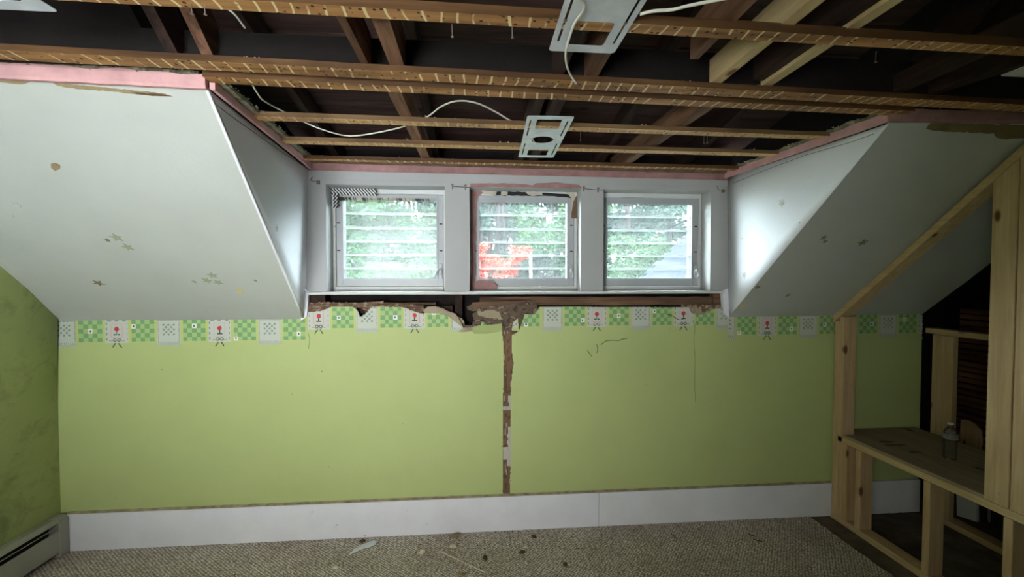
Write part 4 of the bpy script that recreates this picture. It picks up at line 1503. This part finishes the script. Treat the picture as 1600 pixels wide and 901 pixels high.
# raking top plate
bm = bmesh.new()
th = 0.05
P = [(XP, D - 0.003, ZK - 0.004), (XP, 1.62, slope_z(1.62) - 0.006), (XP, 1.62, slope_z(1.62) - 0.006 - th), (XP, D - 0.003, ZK - 0.004 - th)]
prism(bm, P, (SW, 0, 0)); done('top_plate', bm, MT['pine_y'], pt, bevel=0.0025)
zt = lambda y: slope_z(y) - 0.006 - th
stud(D - 0.024, 0.028, zt(D - 0.024) - 0.004)
stud(D - 0.064, 0.028, zt(D - 0.064) - 0.002)
stud(D - 0.104, 0.028, 0.548, 'cripple_stud')
stud(2.64, 0.028, 0.548, 'cripple_stud')
stud(2.205, 0.028, 0.548, 'cripple_stud')
stud(1.835, 0.028, 0.548, 'cripple_stud')
stud(1.30, 0.028, 0.548, 'cripple_stud')
bm = bmesh.new()
box(bm, XP, XP + SW, 0.9, D - 0.066, 0.55, 0.589)
done('bench_rail', bm, MT['pine_y'], pt, bevel=0.0025)
bm = bmesh.new()                       # flat stud nailed on the rail
ya, yb_ = 1.815, 1.915
prism(bm, [(XP - 0.002, yb_, 0.592), (XP - 0.002, ya, 0.592), (XP - 0.002, ya, zt(ya) - 0.004), (XP - 0.002, yb_, zt(yb_) - 0.004)], (0.038, 0, 0))
done('flat_stud', bm, MT['pine_z'], pt, bevel=0.0025)
bm = bmesh.new()
prism(bm, [(XP, 1.811, 0.592), (XP, 1.72, 0.592), (XP, 1.72, zt(1.72) - 0.004), (XP, 1.811, zt(1.811) - 0.004)], (0.04, 0, 0))
done('stud', bm, MT['pine_z'], pt, bevel=0.002)
bm = bmesh.new()
lathe(bm, [(0, 0.0), (0.005, 0.0), (0.004, 0.003), (0, 0.003)], (0, 0, 0), 10)
s = done('nail_plug', bm, MT['edge'], pt); pz = at(1559, 771, 0, XP - 0.003)
s.location = pz; s.rotation_euler = (0, -math.pi / 2, 0)

# plywood seat
bm = bmesh.new(); box(bm, XP + 0.003, XR - 0.06, 1.2, D - 0.115, 0.590, 0.606); box(bm, XP + 0.095, XR - 0.06, D - 0.1155, D - 0.005, 0.590, 0.606)
ps = tag(done('plywood_shelf', bm, [MT['ply']], None), 'dusty plywood bench top laid on the pine framing', 'shelf')
for k in range(3):
    bm = bmesh.new()
    a = at([1400, 1430, 1385][k], [695, 706, 690][k], 2, 0.607)
    pts = [a + Vector((0.05 * math.cos(t) * (1.6 if k == 0 else 1), 0.018 * math.sin(t) * R.uniform(.6, 1.2), 0)) for t in [i * 0.6 for i in range(10)]]
    prism(bm, pts, (0, 0, 0.0006))
    done('scuff', bm, MT['brown'], ps)

# frame at the back of the closet
bf = tag(empty('closet_back_frame', (XR + 0.05, 2.4, 0)), 'older pine frame at the torn far end of the closet', 'frame')
stud(2.795, 0.03, 1.278, 'stud', XR + 0.005, parent=bf)
bm = bmesh.new(); box(bm, XR + 0.0, XR + 0.038, 2.655, 2.752, 0.03, 1.278); done('flat_stud', bm, MT['pine_z'], bf, bevel=0.002)
bm = bmesh.new(); box(bm, XR - 0.002, XR + 0.087, 1.3, D - 0.012, 1.281, 1.318); done('header', bm, MT['pine_y'], bf, bevel=0.002)
bm = bmesh.new(); box(bm, XR - 0.002, XR + 0.087, 1.3, 2.80, -0.012, 0.028); done('sole_plate', bm, MT['pine_y'], bf, bevel=0.002)
stud(2.02, 0.03, 1.278, 'stud', XR + 0.005, parent=bf)

# dark eaves space beyond
ev = tag(empty('wall_right', (4.2, 1, 0)), kind='structure')
bm = bmesh.new()
box(bm, 4.25, 4.3, -3.3, 3.2, -0.02, 3.9)
box(bm, -2.8, 4.3, 3.05, 3.12, -0.1, 1.50)
box(bm, 1.80, 4.3, 3.02, 3.05, -0.1, 1.45)
box(bm, 4.3, 4.31, -3.3, 3.2, -0.1, 3.0)
done('eaves_board', bm, MT['dark_void'], ev)
# old lath strips on studs, inside the eaves
lat = tag(empty('old_lath_panel', (3.75, 2.9, 0.0)), 'dark old lath panel standing in the eaves behind the closet frame', 'lath')
for k in range(26):
    bm = bmesh.new()
    z = 0.35 + k * 0.043
    if 0.62 < z < 0.80: ye = 2.55 + R.uniform(-.1, .1)
    else: ye = 1.75
    beam(bm, (3.62, 2.98, z + R.uniform(-.004, .004)), (3.62, ye, z + R.uniform(-.004, .004)), 0.008, 0.032)
    done('lath', bm, MT['old_y'], lat)
for yy in (2.9, 2.35, 1.85):
    bm = bmesh.new(); box(bm, 3.63, 3.67, yy - 0.05, yy + 0.02, 0, 1.5); done('post', bm, MT['dark_y'], lat)
# torn light board low in the opening
bm = bmesh.new()
P = [at(x, y, 0, 3.42) for x, y in ((1499, 690), (1501, 655), (1511, 655), (1522, 662), (1531, 672), (1533, 690), (1530, 708), (1500, 694))]
prism(bm, P, (0.015, 0, 0)); done('torn_board', bm, MT['pine_z']).name = 'torn_board'
tag(bpy.data.objects['torn_board'], 'broken pale board standing behind the water bottle in the dark opening', 'board')
# offcut below the bench, pipe beside it
bm = bmesh.new()
P = [at(x, y, 0, 3.36) for x, y in ((1494, 745), (1526, 757), (1526, 815), (1495, 805))]
prism(bm, P, (0.018, 0, 0)); tag(done('white_offcut', bm, MT['trim']), 'dim white board offcut standing in the eaves below the bench', 'board')
bm = bmesh.new()
a = at(1545, 775, 0, 3.5); b = at(1545, 825, 0, 3.5)
tube(bm, [a, Vector((b.x, b.y, 0.0))], 0.009, 10); tag(done('pipe', bm, MT['galv']), 'thin upright grey pipe in the eaves below the bench', 'pipe')

# old brick chimney in the eaves
chm = tag(empty('brick_chimney', (3.95, 2.45, 0)), 'old dark red brick chimney glimpsed in the eaves behind the closet', 'chimney')
cx0, cx1, cy0, cy1 = 3.78, 4.22, 2.28, 2.72
bbox('mortar_core', cx0 + 0.006, cx1 - 0.006, cy0 + 0.006, cy1 - 0.006, -0.012, 1.66, MT['mortar'], chm)
bmk = {}


def brick_mesh(w, l):
    if (w, l) not in bmk:
        bm = bmesh.new(); box(bm, -w / 2, w / 2, -l / 2, l / 2, -0.0285, 0.0285)
        bmesh.ops.bevel(bm, geom=bm.edges[:], offset=0.003, segments=1, affect='EDGES')
        me = bpy.data.meshes.new('brick'); bm.to_mesh(me); bm.free(); me.materials.append(MT['brick'])
        bmk[(w, l)] = me
    return bmk[(w, l)]


for k in range(24):
    z = 0.02 + k * 0.069
    off = 0 if k % 2 else 0.1
    y = cy0 - off * 0 + 0.05
    ys_ = [cy0 + 0.105, cy0 + 0.325] if k % 2 else [cy0 + 0.05, cy0 + 0.215, cy0 + 0.385]
    ls = [0.20, 0.20] if k % 2 else [0.09, 0.21, 0.10]
    for yy, l in zip(ys_, ls):
        for xx in (cx0 + 0.045,):
            o = bpy.data.objects.new('brick', brick_mesh(0.09, l)); S.collection.objects.link(o); o.parent = chm
            o.matrix_parent_inverse = Matrix.Translation(-Vector(chm.location)); o.location = (xx + R.uniform(-.002, .002), yy, z + 0.01)
    xs_ = [cx0 + 0.20, cx0 + 0.37]
    for xx in xs_:
        o = bpy.data.objects.new('brick', brick_mesh(0.16, 0.09)); S.collection.objects.link(o); o.parent = chm
        o.matrix_parent_inverse = Matrix.Translation(-Vector(chm.location)); o.location = (xx, cy0 + 0.045, z + 0.01)

# ---------------------------------------------------------------- rest of the room behind the photographer
bm = bmesh.new()
for b in ((-2.56, -1.8, -1.15, -1.05, -0.02, 2.4), (-0.5, 4.3, -1.15, -1.05, -0.02, 2.4), (-1.8, -0.5, -1.15, -1.05, -0.02, 0.9), (-1.8, -0.5, -1.15, -1.05, 2.0, 2.4)):
    box(bm, *b)
box(bm, -2.75, 4.5, -1.17, -1.15, 2.4, 3.3)
tag(done('wall_front', bm, MT['cheek']), kind='structure')
bm = bmesh.new(); box(bm, -2.8, -2.7, -3.3, 3.1, -0.02, 4.2)
tag(done('wall_left_outer', bm, MT['dark_void']), kind='structure')

# ---------------------------------------------------------------- water bottle
bp = at(1484, 717, 2, 0.606)
bt = tag(empty('water_bottle', bp), 'small clear plastic water bottle with white label standing on the plywood bench', 'bottle')
bm = bmesh.new()
pr = [(0.0, 0.004), (0.018, 0.002), (0.027, 0.0), (0.031, 0.008)]
z = 0.012
while z < 0.118:
    pr += [(0.0318, z), (0.0302, z + 0.006)]
    z += 0.0125
pr += [(0.032, 0.122), (0.0325, 0.150), (0.031, 0.160), (0.026, 0.174), (0.018, 0.186), (0.0125, 0.192), (0.0125, 0.203), (0.0145, 0.2035), (0.0145, 0.2055), (0.0115, 0.206), (0.0115, 0.209)]
lathe(bm, pr, (0, 0, 0), 28)
o = done('body', bm, MT['bottle']); o.parent = bt
bm = bmesh.new()
lathe(bm, [(0.033, 0.122), (0.0334, 0.124), (0.0334, 0.152), (0.033, 0.154)], (0, 0, 0), 28)
mm = glass_mat('bottle_label', (0.55, 0.62, 0.7, 1), 0.45, 0.2, (0.85, 0.9, 1.0, 1))
o = done('label_band', bm, mm); o.parent = bt
bm = bmesh.new()
lathe(bm, [(0.0, 0.2165), (0.012, 0.2165), (0.0142, 0.215), (0.0145, 0.207), (0.0138, 0.2065)], (0, 0, 0), 24)
o = done('neck_ring', bm, MT['edge']); o.parent = bt
for zz in (0.128, 0.135, 0.146):
    bm = bmesh.new(); lathe(bm, [(0.0336, zz), (0.0338, zz + 0.0008), (0.0336, zz + 0.0016)], (0, 0, 0), 28)
    o = done('label_stripe', bm, MT['edge']); o.parent = bt

# ---------------------------------------------------------------- litter on the carpet
def floor_pt():
    t = R.random()
    x = R.gauss(0.35, 0.8)
    y = D - 0.03 - abs(R.gauss(0, 0.28)) if t < 0.6 else R.uniform(1.4, D - 0.05)
    x = min(max(x, -2.3), 2.28)
    return (x, y, R.uniform(0.001, 0.003))


tag(crumbs('plaster_dust', floor_pt, 1500, 0.002, 0.007, MT['crumb']), 'fine pale plaster crumbs scattered over the carpet below the windows', 'debris', kind='stuff')
tag(crumbs('wood_dust', floor_pt, 800, 0.0015, 0.007, MT['crumb_d']), 'fine dark wood and dirt crumbs scattered over the carpet', 'debris', kind='stuff')


def chunk(px, py, r, mat, label, el=1.4, flat=0.5):
    p = at(px, py, 2, r * flat)
    bm = bmesh.new()
    bmesh.ops.create_icosphere(bm, subdivisions=2, radius=1.0)
    sd = R.random() * 90
    for v in bm.verts:
        n_ = 1 + 0.45 * noise.noise(v.co * 1.6 + Vector((sd, 0, 0)))
        v.co = Vector((v.co.x * r * el, v.co.y * r, v.co.z * r * flat)) * n_
    rot = Matrix.Rotation(R.uniform(0, 3), 4, 'Z')
    bmesh.ops.transform(bm, matrix=Matrix.Translation(p) @ rot, verts=bm.verts[:])
    zmin = min(v.co.z for v in bm.verts)
    for v in bm.verts: v.co.z -= zmin - 0.0005
    return tag(done('plaster_chunk', bm, MT[mat]), label, 'debris')


chunk(660, 862, 0.017, 'crumb', 'brown and white plaster chunk on the carpet, left of centre')
chunk(758, 871, 0.015, 'crumb_d', 'flat brown bark-like chunk on the carpet near the centre', 1.6, 0.3)
chunk(822, 854, 0.012, 'crumb', 'pale yellowish chip on the carpet right of the centre')
chunk(816, 862, 0.014, 'crumb_d', 'dark chip just below the pale yellowish chip on the carpet', 1.6, 0.3)
chunk(711, 835.5, 0.02, 'tan', 'long tan plaster piece lying against the baseboard', 1.7, 0.35)
chunk(751, 843, 0.011, 'crumb', 'small round plaster lump near the baseboard centre')
chunk(834, 838, 0.015, 'crumb_d', 'brown chip by the baseboard right of the centre', 1.3, 0.4)
chunk(566, 845, 0.014, 'crumb_d', 'brown chip by the baseboard above the white shard')
chunk(535, 849, 0.012, 'crumb', 'pale plaster lump left of the white shard')
chunk(525, 886, 0.013, 'crumb', 'pale plaster lump near the bottom edge, left of centre')
chunk(707, 853, 0.016, 'crumb', 'crumbled plaster lump in the middle of the litter')
chunk(883, 881, 0.013, 'crumb_d', 'grey brown lump on the carpet toward the right')
chunk(720, 898, 0.015, 'tan', 'tan chunk at the bottom edge of the view')
chunk(822, 878, 0.01, 'crumb', 'tiny pale lump on the carpet below the dark chip')


def stick(a, b, r, mat, label, name='splinter'):
    p, q = at(*a, 2, r), at(*b, 2, r)
    bm = bmesh.new()
    beam(bm, p, q, r * 2, r * 1.4); vs = bm.verts[:]
    return tag(done(name, bm, MT[mat]), label, 'splinter')


stick((686, 860), (757, 893), 0.0022, 'crumb', 'long thin pale splinter lying across the carpet')
stick((1048, 833), (1058, 841), 0.0028, 'crumb_d', 'short dark splinter right of the baseboard joint')
stick((1170, 834), (1178, 837), 0.003, 'crumb_d', 'dark splinter at the right, upper of the two')
stick((1177, 842), (1191, 846), 0.003, 'crumb_d', 'dark splinter at the right, lower of the two')
stick((976, 843), (982, 848), 0.0025, 'crumb', 'small pale splinter toward the right of the carpet')
bm = bmesh.new()
P = [at(x, y, 2, 0.004) for x, y in ((545, 867), (552, 860), (565, 852), (583, 845), (589, 846), (585, 851), (577, 855), (566, 857))]
prism(bm, P, (0, 0, 0.005)); tag(done('plastic_shard', bm, MT['edge']), 'pointed white shard lying on the carpet below the left window', 'debris')

# ---------------------------------------------------------------- outdoors
GZ = -3.2
gd = bbox('ground', -60, 80, 5.5, 130, GZ - 0.1, GZ, MT['lawn']); tag(gd, kind='structure')


def leaf_cloud(name, mat, n, clumps, size, sd, droop=0.0):
    rr = random.Random(sd)
    vs, fs = [], []
    for _ in range(n):
        cx, cy, cz, rx, rz = rr.choice(clumps)
        while True:
            a, b, c = rr.uniform(-1, 1), rr.uniform(-1, 1), rr.uniform(-1, 1)
            if a * a + b * b + c * c <= 1: break
        p = Vector((cx + a * rx, cy + b * rx, cz + c * rz))
        s = size * rr.uniform(0.6, 1.3)
        u = Vector((rr.uniform(-1, 1), rr.uniform(-1, 1), rr.uniform(-.5, .5))).normalized() * s
        v = u.cross(Vector((rr.uniform(-1, 1), rr.uniform(-1, 1), rr.uniform(-1, 1)))).normalized() * s * 0.55
        k = len(vs)
        vs += [p - u, p + v, p + u, p - v]
        fs.append((k, k + 1, k + 2, k + 3))
    me = bpy.data.meshes.new(name)
    me.from_pydata([tuple(v) for v in vs], [], fs)
    me.materials.append(mat)
    return me


def trunk_mesh(h, r, branches, sd):
    rr = random.Random(sd)
    bm = bmesh.new()
    pts = [(rr.uniform(-.06, .06) * i, rr.uniform(-.06, .06) * i, h * i / 6) for i in range(7)]
    tube(bm, pts, [r * (1 - 0.11 * i) for i in range(7)], 8)
    for _ in range(branches):
        z = rr.uniform(0.25, 0.95) * h
        a = rr.uniform(0, 6.28); L = rr.uniform(1.2, 2.6)
        tube(bm, [(0, 0, z), (math.cos(a) * L, math.sin(a) * L, z + rr.uniform(-.2, .8))], [r * 0.25, r * 0.06], 5)
    me = bpy.data.meshes.new('trunk')
    bm.to_mesh(me); bm.free(); me.materials.append(MT['bark'])
    return me


def conifer_clumps(rr, h):
    out = []
    for k in range(34):
        t = rr.random()
        z = h * (0.22 + 0.78 * t)
        R_ = (1 - t) * 2.6 + 0.5
        a = rr.uniform(0, 6.28); d = R_ * rr.uniform(0.3, 1)
        out.append((math.cos(a) * d, math.sin(a) * d, z, R_ * 0.42, 0.28 + 0.2 * rr.random()))
    return out


def round_clumps(rr, h, R_=2.4):
    out = []
    for k in range(26):
        a = rr.uniform(0, 6.28); d = R_ * math.sqrt(rr.random()); z = h * rr.uniform(0.25, 1.0)
        out.append((math.cos(a) * d, math.sin(a) * d, z, 0.9, 0.6))
    return out


protos = []
for s in range(3):
    rr = random.Random(s)
    protos.append(('pine_tree', leaf_cloud('foliage', MT['pineleaf'], 12000, conifer_clumps(rr, 11), 0.10, s), trunk_mesh(11.5, 0.17, 14, s)))
for s in range(2):
    rr = random.Random(s + 30)
    protos.append(('leafy_tree', leaf_cloud('foliage', MT['leaf'], 13000, round_clumps(rr, 7.6), 0.085, s + 9), trunk_mesh(7, 0.14, 10, s + 5)))

SP = [  # px column at its distance, distance, prototype, scale, label
    (560, 17, 3, 1.15, 'light green leafy tree filling the left half of the left window'),
    (612, 15, 4, 1.1, 'light green leafy tree in the middle of the left window'),
    (665, 19, 0, 1.15, 'grey green pine at the right side of the left window'),
    (530, 24, 1, 1.2, 'pine behind the leafy tree at the left edge of the left window'),
    (640, 27, 2, 1.15, 'distant pine seen between the trees of the left window'),
    (765, 24, 1, 1.25, 'tall pine at the left of the middle window'),
    (802, 27, 2, 1.2, 'tall bare-stemmed pine left of centre in the middle window'),
    (850, 20, 3, 1.1, 'light green leafy tree right of the red maple'),
    (885, 25, 0, 1.2, 'pine at the right edge of the middle window'),
    (965, 22, 2, 1.2, 'pine at the left edge of the right window'),
    (1005, 26, 1, 1.2, 'distant pine in the middle of the right window'),
    (1045, 21, 0, 1.15, 'pine rising behind the shingled roof'),
    (985, 16, 4, 0.8, 'low leafy tree at the foot of the right window'),
    (720, 30, 0, 1.2, 'distant pine hidden largely by the board between the left windows'),
    (925, 30, 1, 1.2, 'distant pine hidden largely by the board between the right windows'),
    (1085, 28, 2, 1.2, 'distant pine at the right edge of the right window'),
    (575, 36, 1, 1.3, 'far pine behind the leafy trees of the left window'),
    (600, 41, 0, 1.4, 'farthest pine behind the left window trees'),
    (690, 38, 2, 1.35, 'far pine at the right edge of the left window'),
    (782, 37, 0, 1.35, 'far pine behind the thick bare trunk'),
    (830, 40, 1, 1.4, 'farthest pine in the middle of the middle window'),
    (872, 36, 2, 1.3, 'far pine at the right side of the middle window'),
    (955, 38, 0, 1.35, 'far pine at the left side of the right window'),
    (1022, 41, 2, 1.4, 'farthest pine in the middle of the right window'),
    (1064, 37, 1, 1.35, 'far pine above the shingled roof'),
]
for i, (px, dist, k, sc, lab) in enumerate(SP):
    nm, fol, trk = protos[k]
    p = at(px, 450, 1, dist)
    t = tag(empty(nm, (p.x, p.y, GZ)), lab, 'tree', 'trees outside the windows')
    t.rotation_euler = (0, 0, i * 1.3); t.scale = (sc, sc, sc)
    for n_, me in (('foliage', fol), ('trunk', trk)):
        o = bpy.data.objects.new(n_, me); S.collection.objects.link(o); o.parent = t
        if n_ == 'foliage': o['kind'] = 'stuff'
# red maple
rr = random.Random(5)
mp = at(775, 450, 1, 11.0)
t = tag(empty('red_maple', (mp.x, mp.y, GZ)), 'small red-leaved maple outside the middle window', 'tree')
cl = []
for (x, y, r) in ((757, 384, 9), (748, 400, 12), (805, 392, 13), (822, 392, 10), (770, 408, 14), (790, 415, 14), (752, 428, 13), (780, 432, 13), (805, 408, 9), (742, 415, 10), (815, 400, 9), (800, 425, 10), (760, 418, 10)):
    q = at(x, y, 1, 11.0)
    cl.append((q.x - mp.x, R.uniform(-.3, .3), q.z - GZ, r / F * 11, r / F * 9))
for k in range(14): cl.append((R.uniform(-.9, .7), R.uniform(-.8, .8), R.uniform(2.4, 4.3), 0.35, 0.25))
o = link('foliage', leaf_cloud('foliage', MT['redleaf'], 3200, cl, 0.045, 77)); o.parent = t; o['kind'] = 'stuff'
bm = bmesh.new()
for c_ in cl[::2]: tube(bm, [(0, 0, 0), (c_[0] * .2, 0, 1.6), (c_[0] * .6, c_[1] * .5, c_[2] * .8), (c_[0], c_[1], c_[2])], [0.07, 0.05, 0.03, 0.01], 6)
o = done('trunk', bm, MT['bark']); o.parent = t
# pale post of a bare young tree
p = at(829, 430, 1, 14); bm = bmesh.new()
tube(bm, [(p.x, p.y, GZ), (p.x + .03, p.y, 0), (p.x, p.y, 2.45)], [0.09, 0.08, 0.05], 8)
tag(done('birch_stem', bm, painted('birch_bark', srgb(72, 64, 62), 0.8, 0.1, 0.3)), 'pale slender tree stem right of the red maple', 'tree')

for i, (px, dd, rad, lab) in enumerate([(733 + 17, 19, 0.13, 'bare pine trunk at the left edge of the middle window'), (778, 22, 0.17, 'thick bare pine trunk left of centre in the middle window'),
        (789, 21, 0.10, 'thin bare trunk right beside the thick one in the middle window'), (866, 24, 0.10, 'thin bare trunk at the right of the middle window'),
        (984, 20, 0.15, 'bare pine trunk in the right window near its left side'), (1030, 24, 0.12, 'thin bare trunk in the middle of the right window'), (632, 21, 0.10, 'thin bare trunk in the left window')]):
    p = at(px, 430, 1, dd); bm = bmesh.new()
    tube(bm, [(p.x, p.y, GZ), (p.x + R.uniform(-.1, .1), p.y, 2), (p.x + R.uniform(-.3, .3), p.y, 9)], [rad * 1.2, rad, rad * 0.6], 8)
    for _ in range(7):
        z = R.uniform(2.2, 8); a = R.uniform(0, 6.28)
        tube(bm, [(p.x, p.y, z), (p.x + math.cos(a) * 1.1, p.y + math.sin(a), z + R.uniform(-.1, .5))], [0.03, 0.01], 5)
    tag(done('bare_trunk', bm, MT['bark']), lab, 'tree')

# neighbouring wing with its shingled roof, running away from the house
rf = tag(empty('shingled_wing', (5, 8, GZ)), 'low wing of the house with a grey shingled gable roof outside the right window', 'building')
A = at(1003, 435, 1, 12.0); B = at(1078, 365, 1, 12.0)
dirv = (B - A).normalized()
eave = A - dirv * 1.6
ridge = A + dirv * 3.4
Y0, Y1 = 5.2, 12.0
bm = bmesh.new()
prism(bm, [(eave.x, Y0, eave.z - 0.03), (ridge.x, Y0, ridge.z - 0.03), (ridge.x, Y0, ridge.z - 0.15), (eave.x, Y0, eave.z - 0.15)], (0, Y1 - Y0, 0))
prism(bm, [(ridge.x, Y0, ridge.z - 0.03), (2 * ridge.x - eave.x, Y0, eave.z - 0.03), (2 * ridge.x - eave.x, Y0, eave.z - 0.15), (ridge.x, Y0, ridge.z - 0.15)], (0, Y1 - Y0, 0))
done('roof_deck', bm, MT['shingle'], rf)
bm = bmesh.new(); box(bm, eave.x + 0.4, 2 * ridge.x - eave.x - 0.4, Y0 + 0.2, Y1 - 0.2, GZ, eave.z)
prism(bm, [(eave.x + .4, Y0 + .2, eave.z), (2 * ridge.x - eave.x - .4, Y0 + .2, eave.z), (ridge.x, Y0 + .2, ridge.z - .3)], (0, Y1 - Y0 - .4, 0))
done('wall', bm, MT['siding'], rf)
exp_ = 0.165
nrm = Vector((-dirv.z, 0, dirv.x))
if nrm.z < 0: nrm = -nrm
bm = bmesh.new()
beam(bm, (0, -0.49, 0), (0, 0.49, 0), 0.20, 0.014)
ms = bpy.data.meshes.new('shingle'); bm.to_mesh(ms); bm.free(); ms.materials.append(MT['shingle'])
ang = math.atan2(dirv.z, dirv.x)
for c_ in range(int(5.0 / exp_)):
    for r_ in range(7):
        p = eave + dirv * (0.09 + c_ * exp_) + nrm * (0.0 + 0.012)
        y = Y0 + 0.5 + r_ * 0.98 + (0.3 if c_ % 2 else 0.0) - 0.15
        o = bpy.data.objects.new('shingle', ms); S.collection.objects.link(o); o.parent = rf
        o.matrix_parent_inverse = Matrix.Translation(-Vector(rf.location))
        o.location = (p.x, y, p.z); o.rotation_euler = (0, -ang - 0.055, 0)
